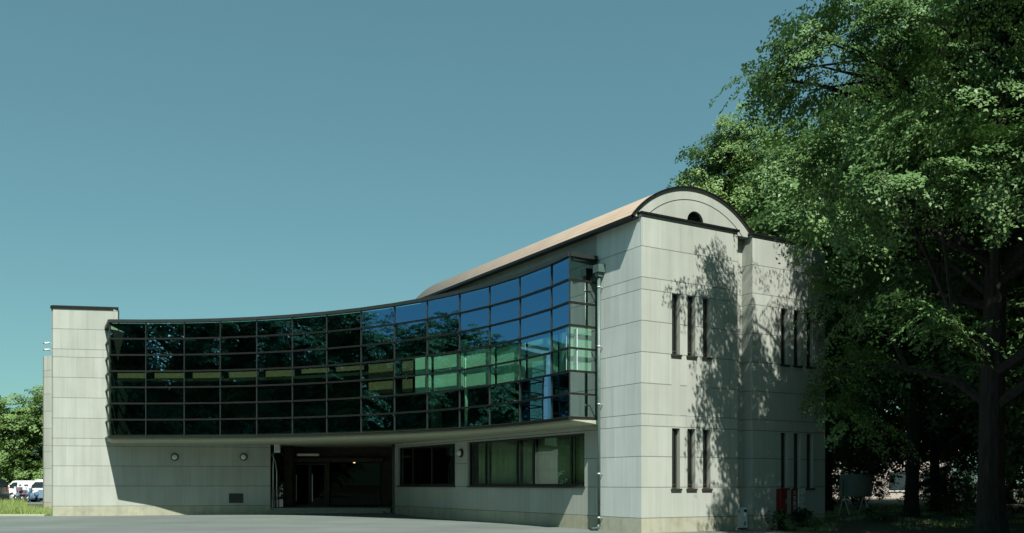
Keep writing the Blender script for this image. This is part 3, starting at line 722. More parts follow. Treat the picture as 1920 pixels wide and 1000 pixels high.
def text_part(body, size, mat, parent, origin, xdir, zdir, nrm, vertical=True, name='lettering', gap=1.06):
    """text converted to a mesh, one character below another"""
    out = MB()
    n_ = Vector(nrm)
    for i, chh in enumerate(body):
        cu = bpy.data.curves.new('t', 'FONT'); cu.body = chh; cu.size = size; cu.align_x = 'CENTER'; cu.extrude = 0.0
        o = bpy.data.objects.new('t', cu); COL.objects.link(o)
        dg = bpy.context.evaluated_depsgraph_get(); me = bpy.data.meshes.new_from_object(o.evaluated_get(dg))
        for p_ in me.polygons:
            out.face([tuple(Vector(origin) + Vector(xdir) * me.vertices[v].co.x + Vector(zdir) * (me.vertices[v].co.y - i * size * gap) + n_ * 0.004) for v in p_.vertices])
        bpy.data.objects.remove(o); bpy.data.curves.remove(cu); bpy.data.meshes.remove(me)
    if out.f: out.build(name, mat, parent)
def sign(u0, u1, z0, z1, face, ink, cols, label, cat, gsize):
    o = thing('safety_sign', label, cat, ue((u0 + u1) / 2, -0.10, z0))
    q = MB(); q.box(u0, u1, -0.12, -0.09, z0, z1, ue); q.build('board', face, o)
    for u in (u0 + 0.04, u1 - 0.06):
        q = MB(); q.box(u, u + 0.02, -0.09, 0.0, z0 + 0.3, z0 + 0.33, ue); q.build('bracket', M['steel'], o)
    for body, u in cols:
        text_part(body, gsize, ink, o, ue(u, -0.12, z1 - gsize * 1.0), D2, (0, 0, 1), -D1)
sign(6.72, 7.00, 0.56, 1.40, M['red'], M['signwhite'], [('火気厳禁', 6.86)], 'red board with white upright lettering beside the hose box', 'warning sign', 0.185)
sign(7.06, 7.40, 0.58, 1.42, M['signwhite'], M['signtext'], [('少量危険物', 7.32), ('貯蔵取扱所', 7.16)], 'white board with two columns of black upright lettering', 'notice board', 0.145)

tk = thing('oil_tank', 'grey green oil tank on splayed legs beside the woodland', 'oil tank', (13.6, 38.0, zg(13.6, 38)), R(28))
q = MB()
prof = []
for k in range(24):
    a = 2 * math.pi * k / 24; cx_, cz_ = (0.14 if math.cos(a) > 0 else -0.14), (0.36 if math.sin(a) > 0 else -0.36)
    prof.append((cx_ + 0.10 * math.cos(a), 1.20 + cz_ + 0.11 * math.sin(a)))
for i in range(24):
    (y0, z0), (y1, z1) = prof[i], prof[(i + 1) % 24]
    q.face([(0, y0, z0), (1.35, y0, z0), (1.35, y1, z1), (0, y1, z1)], smooth=True)
q.face([(0, y, z) for y, z in prof]); q.face([(1.35, y, z) for y, z in prof][::-1]); q.build('tank_body', M['tank'], tk, local=True)
for x in (0.03, 1.2):
    for s in (-1, 1):
        q = MB(); q.tube([(x - 0.05, s * 0.02, 0.76), (x - 0.05, s * 0.29, -0.02)], 0.024, 6); q.build('leg', M['white'], tk, local=True)
q = MB(); q.tube([(-0.03, 0.02, 0.62), (-0.03, 0.02, 1.45)], 0.016, 6); q.build('gauge_tube', M['black'], tk, local=True)
q = MB(); q.tube([(0.5, 0, 1.6), (0.5, 0, 1.72)], 0.05, 10); q.build('filler_cap', M['steel'], tk, local=True)
q = MB(); q.tube([(1.0, 0, 1.6), (1.0, 0, 1.8), (1.06, 0, 1.84)], 0.02, 8); q.build('vent_pipe', M['steel'], tk, local=True)

# ------------------------------------------------------------------ parked vehicles behind the verge
M['car_black'] = plain('black_car_paint', (0.010, 0.014, 0.018), 0.2, var=0.02, spec=0.6)
M['car_white'] = plain('white_car_paint', (0.66, 0.70, 0.68), 0.3, var=0.02, spec=0.6)
M['car_blue'] = plain('blue_car_paint', (0.13, 0.21, 0.30), 0.3, 0.2, var=0.03, spec=0.6)
M['car_glass'] = plain('car_window_glass', (0.015, 0.022, 0.026), 0.08, spec=0.8)
M['rim'] = plain('alloy_rim', (0.52, 0.55, 0.55), 0.35, 0.5)
M['lamp'] = plain('headlamp_lens', (0.7, 0.72, 0.7), 0.15)
M['tail'] = plain('tail_lamp_lens', (0.35, 0.02, 0.02), 0.2)
M['mauve'] = plain('mauve_plastic', (0.20, 0.13, 0.16), 0.5)
def two_tone():
    m, t, b = nodes('two_tone_car_paint'); tc = N(t, 'ShaderNodeTexCoord'); sp_ = N(t, 'ShaderNodeSeparateXYZ'); t.links.new(tc.outputs['Object'], sp_.inputs[0])
    t.links.new(mixc(t, math_n(t, 'GREATER_THAN', sp_.outputs[2], 0.93), (0.13, 0.21, 0.30), (0.66, 0.70, 0.68)), b.inputs['Base Color']); b.inputs['Roughness'].default_value = 0.3; return m
M['car_two_tone'] = two_tone()
def car(label, loc, rz, paint, prof, glass_prof, L, W, roof_paint=None, group=None):
    """side profile (x forward, z) extruded across the width with tumblehome, wheel arches cut out"""
    o = thing('parked_car', label, 'car', loc, rz, group)
    q = MB(); hw = W / 2
    def y_at(z): return hw - 0.16 * max(0.0, (z - 0.95) / 0.6)
    n_ = len(prof)
    for i in range(n_):
        (x0, z0), (x1, z1) = prof[i], prof[(i + 1) % n_]
        q.face([(x0, -y_at(z0), z0), (x1, -y_at(z1), z1), (x1, y_at(z1), z1), (x0, y_at(z0), z0)])
    bm = bmesh.new()
    for s in (-1, 1):
        vv = [bm.verts.new((x, s * y_at(z), z)) for x, z in prof]; bm.faces.new(vv)
    bmesh.ops.triangulate(bm, faces=bm.faces[:])
    for f in bm.faces: q.face([v.co[:] for v in f.verts])
    bm.free(); body = q.build('body', paint, o, local=True, bevel=0.03)
    if roof_paint:
        zt = max(z for x, z in prof); xs_ = [x for x, z in prof if z > zt - 0.08]
        q = MB(); q.box(min(xs_) + 0.02, max(xs_) - 0.02, -hw + 0.2, hw - 0.2, zt + 0.002, zt + 0.04); q.build('roof_panel', roof_paint, o, local=True, bevel=0.015)
    for poly in glass_prof:
        for s in (-1, 1):
            q = MB(); pts = [(x, s * (y_at(z) + 0.006), z) for x, z in poly]; q.face(pts if s < 0 else pts[::-1]); q.build('window', M['car_glass'], o, local=True)
    xf = [p for p in prof if p[0] > 0]
    for (a, b) in zip(prof, prof[1:] + prof[:1]):
        if a[1] > 0.85 and b[1] > 0.85 and abs(a[1] - b[1]) > 0.3:
            t0, t1 = 0.1, 0.9; pa = (a[0] + (b[0] - a[0]) * t0, a[1] + (b[1] - a[1]) * t0); pb = (a[0] + (b[0] - a[0]) * t1, a[1] + (b[1] - a[1]) * t1)
            dx = 0.012 if a[0] + b[0] > 0 else -0.012
            q = MB(); q.face([(pa[0] + dx, -y_at(pa[1]) + 0.08, pa[1] + 0.01), (pb[0] + dx, -y_at(pb[1]) + 0.08, pb[1] + 0.01), (pb[0] + dx, y_at(pb[1]) - 0.08, pb[1] + 0.01), (pa[0] + dx, y_at(pa[1]) - 0.08, pa[1] + 0.01)]); q.build('windscreen', M['car_glass'], o, local=True)
    for x in (L * 0.31, -L * 0.29):
        for s in (-1, 1):
            q = MB(); q.lathe((x, s * (hw - 0.2), 0.31), (0, s, 0), [(0.2, 0), (0.31, 0.01), (0.315, 0.10), (0.315, 0.17), (0.29, 0.205), (0.20, 0.21)], 22); wh = q.build('wheel', M['tyre'], o, local=True)
            q = MB(); q.lathe((x, s * (hw - 0.2), 0.31), (0, s, 0), [(0.205, 0.19), (0.20, 0.217), (0.06, 0.222), (0.04, 0.23)], 22); rm = q.build('rim', M['rim'], wh, local=True)
    zl = 0.72
    for s in (-1, 1):
        q = MB(); q.box(L / 2 - 0.14, L / 2 + 0.012, s * (hw - 0.34) - 0.14, s * (hw - 0.34) + 0.14, zl, zl + 0.15); q.build('headlight', M['lamp'], o, local=True, bevel=0.02)
        q = MB(); q.box(-L / 2 - 0.012, -L / 2 + 0.1, s * (hw - 0.26) - 0.08, s * (hw - 0.26) + 0.08, zl + 0.1, zl + 0.4); q.build('tail_light', M['tail'], o, local=True, bevel=0.02)
        q = MB(); q.box(L * 0.20, L * 0.20 + 0.10, s * (hw + 0.10) - 0.09, s * (hw + 0.10) + 0.09, 1.0, 1.14); q.box(L * 0.20 + 0.03, L * 0.20 + 0.07, min(s * (hw - 0.03), s * (hw + 0.05)), max(s * (hw - 0.03), s * (hw + 0.05)), 1.0, 1.03); q.build('wing_mirror', paint, o, local=True, bevel=0.015)
    q = MB(); q.box(L / 2 - 0.02, L / 2 + 0.015, -hw + 0.25, hw - 0.25, 0.32, 0.50); q.build('grille', M['black'], o, local=True)
    return o
def arch(x, r=0.37, z=0.30): # wheel arch points from front to back
    return [(x + r * math.cos(a), z + r * math.sin(a)) for a in [math.pi * k / 8 for k in range(9)]]
def under(L):
    return [(L / 2 - 0.05, 0.26)] + arch(L * 0.31) + arch(-L * 0.29) + [(-L / 2 + 0.05, 0.26)]
GC = 'cars in the parking lot beside the wood'
L = 4.6
car('black minivan parked nearest the left edge with its tail to the right', (-40.4, 69.5, zg(-40, 69)), R(182), M['car_black'],
    under(L) + [(-2.28, 0.6), (-2.25, 1.1), (-2.08, 1.68), (-1.7, 1.80), (0.6, 1.80), (1.0, 1.70), (1.75, 1.12), (2.2, 0.98), (2.3, 0.7)],
    [[(-2.0, 1.12), (-0.9, 1.12), (-0.9, 1.62), (-1.85, 1.62)], [(-0.8, 1.12), (0.25, 1.12), (0.25, 1.62), (-0.8, 1.62)], [(0.35, 1.12), (1.35, 1.12), (0.85, 1.60), (0.35, 1.62)]], L, 1.75, None, GC)
L = 3.4
car('white kei van standing between the black minivan and the scooters', (-38.2, 73.6, zg(-38, 73)), R(178), M['car_white'],
    under(L) + [(-1.68, 0.6), (-1.66, 1.0), (-1.58, 1.56), (-1.4, 1.62), (0.9, 1.62), (1.1, 1.56), (1.55, 1.1), (1.68, 0.9), (1.7, 0.5)],
    [[(0.7, 1.08), (1.32, 1.08), (1.06, 1.46), (0.7, 1.48)]], L, 1.47, None, GC)
L = 4.2
car('blue and white small off roader half hidden by the tower', (-34.75, 69.6, zg(-34, 70)), R(184), M['car_two_tone'],
    under(L) + [(-2.08, 0.6), (-2.05, 1.0), (-1.9, 1.55), (-1.6, 1.64), (0.5, 1.66), (0.75, 1.58), (1.1, 1.10), (1.95, 1.0), (2.08, 0.8), (2.1, 0.5)],
    [[(-1.85, 1.08), (-1.0, 1.08), (-1.0, 1.48), (-1.75, 1.48)], [(-0.9, 1.12), (0.0, 1.12), (0.0, 1.50), (-0.9, 1.50)], [(0.1, 1.12), (0.95, 1.12), (0.68, 1.50), (0.1, 1.50)]], L, 1.7, M['car_white'], GC)
def scooter(label, loc, rz, paint, seatm):
    o = thing('motor_scooter', label, 'scooter', loc, rz, 'scooters parked beside the cars')
    for x in (0.62, -0.55):
        q = MB(); q.lathe((x, -0.06, 0.27), (0, 1, 0), [(0.16, 0), (0.26, 0.0), (0.275, 0.03), (0.275, 0.09), (0.26, 0.12), (0.16, 0.12)], 18); wh = q.build('wheel', M['tyre'], o, local=True)
        q = MB(); q.lathe((x, -0.07, 0.27), (0, 1, 0), [(0.165, 0), (0.05, -0.01), (0.05, 0.15), (0.165, 0.14)], 16); q.build('rim', M['rim'], wh, local=True)
    q = MB(); q.tube([(0.68, 0, 0.55), (0.56, 0, 0.62), (0.46, 0, 0.85), (0.42, 0, 1.0)], [0.05, 0.13, 0.17, 0.10], 10); q.build('front_shield', paint, o, local=True)
    q = MB(); q.tube([(0.36, 0, 0.5), (0.40, 0, 0.32), (0.0, 0, 0.30), (-0.15, 0, 0.5), (-0.5, 0, 0.62), (-0.85, 0, 0.66)], [0.10, 0.12, 0.13, 0.17, 0.18, 0.08], 10); q.build('body', paint, o, local=True)
    q = MB(); q.tube([(-0.02, 0, 0.74), (-0.35, 0, 0.79), (-0.75, 0, 0.82)], [0.09, 0.13, 0.09], 10); q.build('seat', seatm, o, local=True)
    q = MB(); q.tube([(0.62, 0.09, 0.27), (0.46, 0.07, 0.9)], 0.022, 6); q.tube([(0.62, -0.09, 0.27), (0.46, -0.07, 0.9)], 0.022, 6); q.build('fork', M['steel'], o, local=True)
    q = MB(); q.tube([(0.35, -0.36, 1.06), (0.44, -0.1, 1.02), (0.44, 0.1, 1.02), (0.35, 0.36, 1.06)], 0.02, 6); q.build('handlebar', M['black'], o, local=True)
    for s in (-1, 1):
        q = MB(); q.tube([(0.40, s * 0.24, 1.04), (0.42, s * 0.30, 1.22)], 0.012, 5); q.box(0.41, 0.44, s * 0.32 - 0.07, s * 0.32 + 0.07, 1.20, 1.31); q.build('mirror', M['black'], o, local=True)
    q = MB(); q.lathe((0.54, 0, 0.95), (1, 0, 0.1), [(0.06, 0), (0.08, 0.05), (0.05, 0.08)], 12); q.build('headlight', M['lamp'], o, local=True)
    q = MB(); q.box(-0.98, -0.70, -0.17, 0.17, 0.84, 1.12); q.build('top_box', seatm, o, local=True, bevel=0.03)
    return o
scooter('white scooter standing in front of the white kei van', (-36.6, 68.6, zg(-36, 68)), R(-75), M['car_white'], M['black'])
scooter('dark mauve scooter in the middle of the three scooters', (-36.0, 68.9, zg(-36, 68)), R(80), M['mauve'], M['mauve'])
scooter('pale blue scooter next to the wheel of the off roader', (-35.3, 68.4, zg(-35, 68)), R(-100), M['car_blue'], M['car_white'])

# ------------------------------------------------------------------ trees
def leaf_mesh(name, P, Nn, L, W, mats, parent, off, rng):
    """one small kite shaped leaf per row of P; Nn leaf normals; L, W arrays"""
    n_ = len(P)
    r_ = rng.normal(size=(n_, 3)); a = np.cross(Nn, r_); a /= np.linalg.norm(a, axis=1, keepdims=True) + 1e-9
    b = np.cross(Nn, a)
    V = np.empty((n_, 4, 3), np.float32); P = P - off
    V[:, 0] = P - a * (L * 0.5)[:, None]; V[:, 1] = P - b * (W * 0.5)[:, None] - a * (L * 0.08)[:, None] + Nn * (W * 0.15)[:, None]
    V[:, 2] = P + a * (L * 0.5)[:, None] - Nn * (L * 0.15)[:, None]; V[:, 3] = P + b * (W * 0.5)[:, None] - a * (L * 0.08)[:, None] + Nn * (W * 0.15)[:, None]
    me = bpy.data.meshes.new(name)
    me.vertices.add(n_ * 4); me.vertices.foreach_set('co', V.ravel())
    me.loops.add(n_ * 4); me.loops.foreach_set('vertex_index', np.arange(n_ * 4, dtype=np.int32))
    me.polygons.add(n_); me.polygons.foreach_set('loop_start', np.arange(0, n_ * 4, 4, dtype=np.int32))
    me.update(calc_edges=True); me.materials.append(mats)
    o = bpy.data.objects.new(name, me); COL.objects.link(o)
    if parent is not None: o.parent = parent
    return o
def crown_points(lobes, per_vol, rng, spray_r, leaves, droop, flat, clump, outw=0.65):
    """leaf positions: lobes > clumps > layered sprays > leaves"""
    PP, NN, TIPS = [], [], []
    for (cx, cy, cz, rx, ry, rz) in lobes:
        c = np.array([cx, cy, cz]); r = np.array([rx, ry, rz])
        nc = max(4, int(per_vol * (rx * ry * rz) ** (2 / 3)))
        d = rng.normal(size=(nc, 3)); d[:, 2] += 0.15; d /= np.linalg.norm(d, axis=1, keepdims=True)
        rad = rng.uniform(0.35, 1.0, nc) ** 0.5
        cc = c + d * r * rad[:, None]
        for k in range(nc):
            TIPS.append(cc[k])
            out = d[k] * np.array([1, 1, 0.35]); out /= np.linalg.norm(out) + 1e-9
            ns = rng.integers(clump - 2, clump + 3)
            for q_ in range(ns):
                s = cc[k] + rng.normal(size=3) * np.array([0.75, 0.75, 0.5]) * spray_r
                m = int(leaves * rng.uniform(0.7, 1.3))
                ang = rng.uniform(0, 2 * np.pi, m); rr = spray_r * np.sqrt(rng.uniform(0, 1, m)) * rng.uniform(0.6, 1.1)
                side = np.array([-out[1], out[0], 0]); side /= np.linalg.norm(side) + 1e-9
                along = rr * np.cos(ang) * 1.25; lat = rr * np.sin(ang) * 0.8
                p = s + along[:, None] * out + lat[:, None] * side
                p[:, 2] += -droop * (along + spray_r) ** 2 / spray_r - 0.2 * lat ** 2 / spray_r + rng.normal(size=m) * flat
                nrm = np.array([0, 0, 1.0]) + out * (outw + droop) + rng.normal(size=(m, 3)) * 0.38
                PP.append(p); NN.append(nrm)
    P = np.concatenate(PP); Nn = np.concatenate(NN); Nn /= np.linalg.norm(Nn, axis=1, keepdims=True)
    return P, Nn, TIPS
def tree(name, label, base, height, trunk_r, lobes, seed, mat, per_vol=6, spray_r=0.6, leaves=60, leaf=0.13, droop=0.25, flat=0.06, clump=5, group=None, lean=(0, 0), limbs=26, sides=8, outw=0.65):
    """base x,y; lobes relative to the base point"""
    rng = np.random.default_rng(seed); rd = random.Random(seed)
    bx_, by_ = base; bz = zg(bx_, by_) - 0.05
    o = thing(name, label, 'tree', (bx_, by_, bz), 0, group); off = np.array([bx_, by_, bz])
    P, Nn, tips = crown_points([(l[0] + bx_, l[1] + by_, l[2] + bz, *l[3:]) for l in lobes], per_vol, rng, spray_r, leaves, droop, flat, clump, outw)
    n_ = len(P); L_ = leaf * rng.uniform(0.7, 1.3, n_); 
    leaf_mesh('crown', P, Nn, L_, L_ * 0.56, mat, o, off, rng)
    mb = MB(); base_v = Vector((bx_, by_, bz))
    H = height
    def axis(t): return base_v + Vector((lean[0] * t + 0.15 * math.sin(t * 5 + seed), lean[1] * t + 0.15 * math.cos(t * 4 + seed), H * t))
    ts = [0, 0.01, 0.03, 0.08, 0.2, 0.35, 0.5, 0.65, 0.8, 1.0]
    mb.tube([axis(t) for t in ts], [trunk_r * k for k in (1.6, 1.35, 1.12, 1.0, 0.92, 0.8, 0.64, 0.46, 0.28, 0.06)], sides + 2)
    idx = list(range(len(tips))); rd.shuffle(idx)
    for k in idx[:limbs]:
        tip = Vector(tips[k]); rel = (tip - base_v); hz = rel.z
        reach = math.hypot(rel.x, rel.y)
        zt = max(0.18 * H, min(hz - reach * rd.uniform(0.15, 0.55), 0.92 * H)); t = zt / H
        s = axis(t); r0 = trunk_r * max(0.10, 0.55 * (1 - t * 0.75)) * min(1, reach / 4 + 0.35)
        pts = [s]
        for q_ in (0.33, 0.66, 1.0):
            p = s.lerp(tip, q_); p.z += 0.10 * reach * math.sin(q_ * math.pi) ; p += Vector((rd.uniform(-1, 1), rd.uniform(-1, 1), rd.uniform(-0.6, 0.6))) * 0.07 * reach * (1 if q_ < 1 else 0)
            pts.append(p)
        mb.tube(pts, [r0, r0 * 0.72, r0 * 0.42, 0.012], 6, cap=False)
        for _ in range(3):
            q_ = rd.uniform(0.4, 0.9); k2 = min(range(0, len(tips), max(1, len(tips) // 60)), key=lambda z_: (Vector(tips[z_]) - pts[2]).length + rd.uniform(0, 3))
            mid = pts[1].lerp(pts[2], q_); e2 = Vector(tips[k2])
            mb.tube([mid, mid.lerp(e2, 0.5) + Vector((0, 0, 0.15)), e2], [r0 * 0.4, r0 * 0.25, 0.008], 5, cap=False)
    mb.build('trunk', M['bark'], o, weld=False)
    return o
GT = 'trees of the wood at the right'
# big near tree whose boughs hang over the gable (trunk by the right edge)
BIG = (13.9, 26.6)
def bough(px, py, Y, rx=1.3, ry=1.3, rz=0.38):      # flattened bough of the big tree at depth Y
    return ((px - CX) / F * Y - BIG[0], Y - BIG[1], EYE + (HOR - py) / F * Y, rx, ry, rz)
core_and_shade = [(-1.0, 1.8, 15.0, 2.6, 2.0, 2.2), (-0.6, 1.6, 11.5, 2.8, 2.0, 2.0), (-1.2, 2.0, 8.4, 2.6, 1.8, 1.5), (1.2, 1.4, 17.6, 3.2, 2.8, 2.2), (3.0, 1.0, 14.0, 2.8, 2.4, 2.2), (3.0, 1.2, 10.0, 2.8, 2.2, 1.8), (1.0, 2.0, 20.0, 2.6, 2.6, 1.6), (0.8, -3.0, 18.0, 3.0, 2.6, 1.8), (3.5, -2.4, 17.6, 2.6, 2.4, 1.8),
        (-2.6, 0.6, 12.8, 1.6, 1.6, 1.2), (-3.0, 0.8, 9.8, 1.5, 1.5, 0.9), (2.2, -6.2, 12.5, 2.2, 1.8, 1.6), (2.8, -6.0, 9.5, 2.2, 1.8, 1.4), (3.2, -5.8, 6.5, 2.0, 1.6, 1.2), (0.9, -5.2, 15.6, 2.0, 1.5, 0.9), (-3.5, -5.3, 15.0, 1.2, 0.9, 0.5), (-2.0, -5.3, 14.8, 1.2, 0.9, 0.5), (-0.7, -7.6, 12.6, 1.2, 1.2, 0.9), (0.9, -7.4, 12.0, 1.4, 1.2, 0.9), (-2.6, -5.2, 13.8, 1.3, 1.2, 0.5), (-1.0, -5.4, 12.8, 1.2, 1.2, 0.8), (-3.3, 3.2, 7.6, 1.0, 0.9, 0.9), (-3.1, 3.4, 5.8, 1.0, 0.9, 0.9), (-3.0, 3.5, 4.0, 0.9, 0.8, 0.9)]  # forward lobes sit out of view, added to shade trunk and lower crown
boughs = [bough(*q_) for q_ in (
    (1450, 135, 27.0, 0.7, 0.8, 0.26), (1515, 175, 26.9, 0.9, 1.0, 0.36), (1490, 60, 26.7, 0.7, 0.9, 0.32), (1545, 90, 26.0, 1.2, 1.2, 0.45), (1570, 10, 25.8, 1.3, 1.3, 0.5), (1590, 190, 25.0, 1.3, 1.3, 0.40), (1660, 90, 25.2, 1.3, 1.4, 0.45), (1700, 20, 25.0, 1.4, 1.4, 0.5),
    (1565, 280, 26.2, 1.2, 1.2, 0.40), (1640, 240, 24.2, 1.3, 1.3, 0.36), (1770, 140, 24.0, 1.4, 1.3, 0.42), (1850, 60, 23.6, 1.5, 1.3, 0.45), (1900, 130, 22.6, 1.5, 1.3, 0.40), (1740, 230, 23.0, 1.4, 1.2, 0.36), (1830, 210, 22.2, 1.4, 1.2, 0.36), (1910, 250, 21.6, 1.4, 1.2, 0.36),
    (1690, 330, 23.2, 1.3, 1.2, 0.32), (1620, 370, 24.0, 1.1, 1.2, 0.30), (1790, 310, 22.0, 1.2, 1.1, 0.30), (1880, 360, 21.6, 1.2, 1.1, 0.30), (1560, 400, 25.0, 0.9, 1.1, 0.26), (1540, 350, 26.8, 1.0, 1.0, 0.35), (1760, 590, 23.0, 0.6, 0.7, 0.20), (1510, 300, 26.9, 0.9, 1.0, 0.35))]
tree('broadleaf_tree', 'nearest big tree with layered boughs reaching left over the gable, thick dark trunk', BIG, 21, 0.36, core_and_shade + boughs,
    11, M['leaf_big'], per_vol=7.5, spray_r=0.58, leaves=88, leaf=0.112, droop=0.36, flat=0.045, clump=5, group=GT, limbs=70, outw=0.8)
# second row
tree('broadleaf_tree', 'slim trunked tree just behind the nearest big tree', (15.4, 35.5), 19, 0.24, [
    (-3.2, 0, 12.0, 2.4, 2.4, 2.6), (0, 0, 14.5, 3.2, 3, 3), (2.5, -1, 10.5, 2.6, 2.6, 2.4), (-1.5, -0.5, 9.0, 2.6, 2.4, 1.6), (1.5, 0.5, 8.2, 2.4, 2.2, 1.4), (-3.0, -1.0, 8.0, 1.6, 1.6, 1.0), (1.0, 1, 17.5, 2.6, 2.6, 2.0), (-2.0, 0.4, 6.4, 2.2, 2.0, 1.2), (1.2, -0.2, 5.6, 2.4, 2.2, 1.2), (-3.2, 0.8, 5.0, 1.3, 1.4, 0.9), (3.6, -0.5, 6.4, 2.2, 2.2, 1.6)],
    12, M['leaf'], per_vol=6.5, spray_r=0.75, leaves=55, leaf=0.17, clump=5, group=GT, limbs=24)
tree('broadleaf_tree', 'bright green spreading tree rising behind the vaulted roof', (12.0, 50.5), 21, 0.28, [
    (-2.3, 0, 16.4, 1.4, 1.8, 1.5), (-1.0, 0, 18.2, 1.6, 1.9, 1.6), (0.5, 0, 19.5, 1.7, 2.0, 1.6), (2.2, 0, 18.9, 2.0, 2.2, 2.0), (-1.2, -0.5, 15.4, 2.2, 2.2, 1.8), (1.4, -0.5, 16.4, 2.6, 2.4, 2.2),
    (-0.2, -0.8, 13.4, 3.0, 2.6, 2.0), (3.6, 0, 16.8, 2.0, 2.2, 2.2), (2.8, 0, 13.4, 2.6, 2.4, 2.0), (-2.0, 0.4, 13.6, 1.6, 2.0, 1.6), (1.0, 0.8, 18.0, 2.0, 1.6, 1.6)],
    13, M['leaf_light'], per_vol=8.5, spray_r=0.62, leaves=58, leaf=0.17, droop=0.18, flat=0.12, clump=5, group=GT, limbs=22, outw=1.1)
tree('broadleaf_tree', 'tall bright tree between the vault and the nearest boughs', (14.4, 43.0), 20, 0.26, [
    (-1.8, -0.5, 15.2, 2.0, 2.2, 2.0), (0.4, 0, 17.3, 2.2, 2.2, 2.0), (1.8, -0.6, 14.4, 2.4, 2.4, 2.4), (-0.6, -0.8, 12.6, 2.6, 2.2, 1.8), (1.4, 0, 10.8, 2.6, 2.4, 1.8), (-1.6, 0.4, 10.6, 1.8, 2, 1.4)],
    14, M['leaf'], per_vol=6.8, spray_r=0.72, leaves=56, leaf=0.18, droop=0.2, flat=0.09, clump=5, group=GT, limbs=22)
for i, (x, y, h, s, lab) in enumerate((
        (22.0, 34.0, 21, 21, 'tall tree beyond the right edge of the nearest trunk'),
        (19.6, 43.0, 20, 22, 'dark shaded tree in the middle of the wood with a straight trunk'),
        (27.0, 45.0, 21, 23, 'dense tree deep in the wood at the far right'),
        (23.5, 54.0, 20, 24, 'far tree in the wood with its crown low over the clearing'),
        (17.2, 52.0, 19, 25, 'thin trunked tree in the wood directly behind the oil tank'),
        (31.0, 58.0, 20, 26, 'rearmost tree of the wood by the right edge'),
        (18.4, 30.0, 22, 27, 'tall tree right of the nearest big tree with high boughs'),
        (20.6, 63.0, 19, 28, 'farthest tree of the wood seen through the gap above the tank'),
        (17.5, 17.0, 20, 29, 'unseen tree added right of the frame, nearest the camera, to shade the wood'),  # this and the next tree are unseen, added to darken the wood
        (22.5, 22.5, 21, 30, 'unseen tree added beyond the right edge, shading the biggest trunk'),
        (25.0, 36.0, 20, 37, 'dense tree right of the slim trunked one'),
        (13.2, 57.0, 19, 38, 'tree far behind the right end of the hall'))):
    rr = random.Random(s); lb = [(0, 0, h * 0.80, 3.4, 3.4, 3.2)]
    for k in range(7):
        a = k * 2.4 + s; lb.append((2.9 * math.cos(a), 2.9 * math.sin(a), h * rr.uniform(0.40, 0.78), 2.7, 2.7, 1.9))
    for k in range(5):
        a = k * 1.3 + s * 1.7; lb.append((2.6 * math.cos(a), 2.6 * math.sin(a), h * rr.uniform(0.17, 0.30), 2.3, 2.3, 1.4))
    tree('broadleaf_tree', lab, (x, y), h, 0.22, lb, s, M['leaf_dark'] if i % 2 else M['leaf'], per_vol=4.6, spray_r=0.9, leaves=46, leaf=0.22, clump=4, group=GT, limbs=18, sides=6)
tree('broadleaf_tree', 'small treetop just showing over the roof ridge left of the arch', (7.3, 61.0), 19.2, 0.22, [(-0.1, 0, 17.9, 1.0, 1.2, 1.2), (-0.3, 0, 15.2, 1.6, 2.0, 1.8), (0.8, 0, 13, 2.4, 2.4, 2)],
     15, M['leaf_light'], per_vol=6, spray_r=0.6, leaves=40, leaf=0.2, group=GT, limbs=10, sides=6)
# far house glimpsed through the wood
hs = thing('far_house', 'pale house with a pinkish roof glimpsed between the dark trunks', 'house', (31, 82, 0))
q = MB(); q.box(24, 38, 80, 88, 0, 4.6); hw_ = q.build('wall', plain('house_wall', (0.40, 0.34, 0.30), 0.85), hs)
q = MB(); q.face([(23.4, 79.4, 4.4), (38.6, 79.4, 4.4), (38.6, 84, 7.4), (23.4, 84, 7.4)]); q.face([(23.4, 88.6, 4.4), (38.6, 88.6, 4.4), (38.6, 84, 7.4), (23.4, 84, 7.4)]); q.face([(23.4, 79.4, 4.4), (23.4, 84, 7.4), (23.4, 88.6, 4.4)]); q.face([(38.6, 79.4, 4.4), (38.6, 84, 7.4), (38.6, 88.6, 4.4)]); q.build('roof', plain('house_roof', (0.32, 0.24, 0.22), 0.8), hs)
for x in (25.5, 29, 32.5, 35.5):
    q = MB(); q.box(x, x + 1.6, 79.96, 80.0, 1.0, 2.6); f_ = q.build('window', M['car_glass'], hs)
    q = MB(); q.box(x - 0.08, x + 1.68, 79.9, 79.96, 0.92, 1.0); q.build('sill', M['white'], f_)

# tree belt at the left behind the cars
GL = 'trees behind the parking lot at the left'; left_trees = []
for i, (x, y, h, s, lab) in enumerate(((-48.0, 80.0, 10.2, 31, 'tree at the far left edge behind the black minivan'), (-43.5, 78.5, 9.6, 32, 'bright green tree above the white kei van'),
        (-39.5, 79.5, 10.4, 33, 'bright green tree with pale stems above the scooters'), (-35.8, 78.0, 11.2, 34, 'taller tree against the tower above the off roader'), (-31.5, 80.5, 10.5, 35, 'tree mostly hidden behind the tower'), (-52.5, 78.0, 10.6, 36, 'tree just outside the left of the belt'))):
    rr = random.Random(s); lb = [(0, 0, h * 0.76, 2.4, 2.4, 2.0)]
    for k in range(7):
        a = k * 2.4 + s; lb.append((2.1 * math.cos(a), 2.1 * math.sin(a), h * rr.uniform(0.28, 0.74), 1.9, 1.9, 1.4))
    for k in range(6):
        a = k * 1.05 + s; lb.append((1.9 * math.cos(a), 1.9 * math.sin(a), h * (0.13 + 0.10 * (k % 2)), 1.6, 1.6, 1.0))
    left_trees.append(tree('broadleaf_tree', lab, (x, y), h, 0.16, lb, s, M['leaf_light'], per_vol=5.5, spray_r=0.62, leaves=40, leaf=0.22, droop=0.15, flat=0.1, clump=4, group=GL, limbs=14, sides=6))

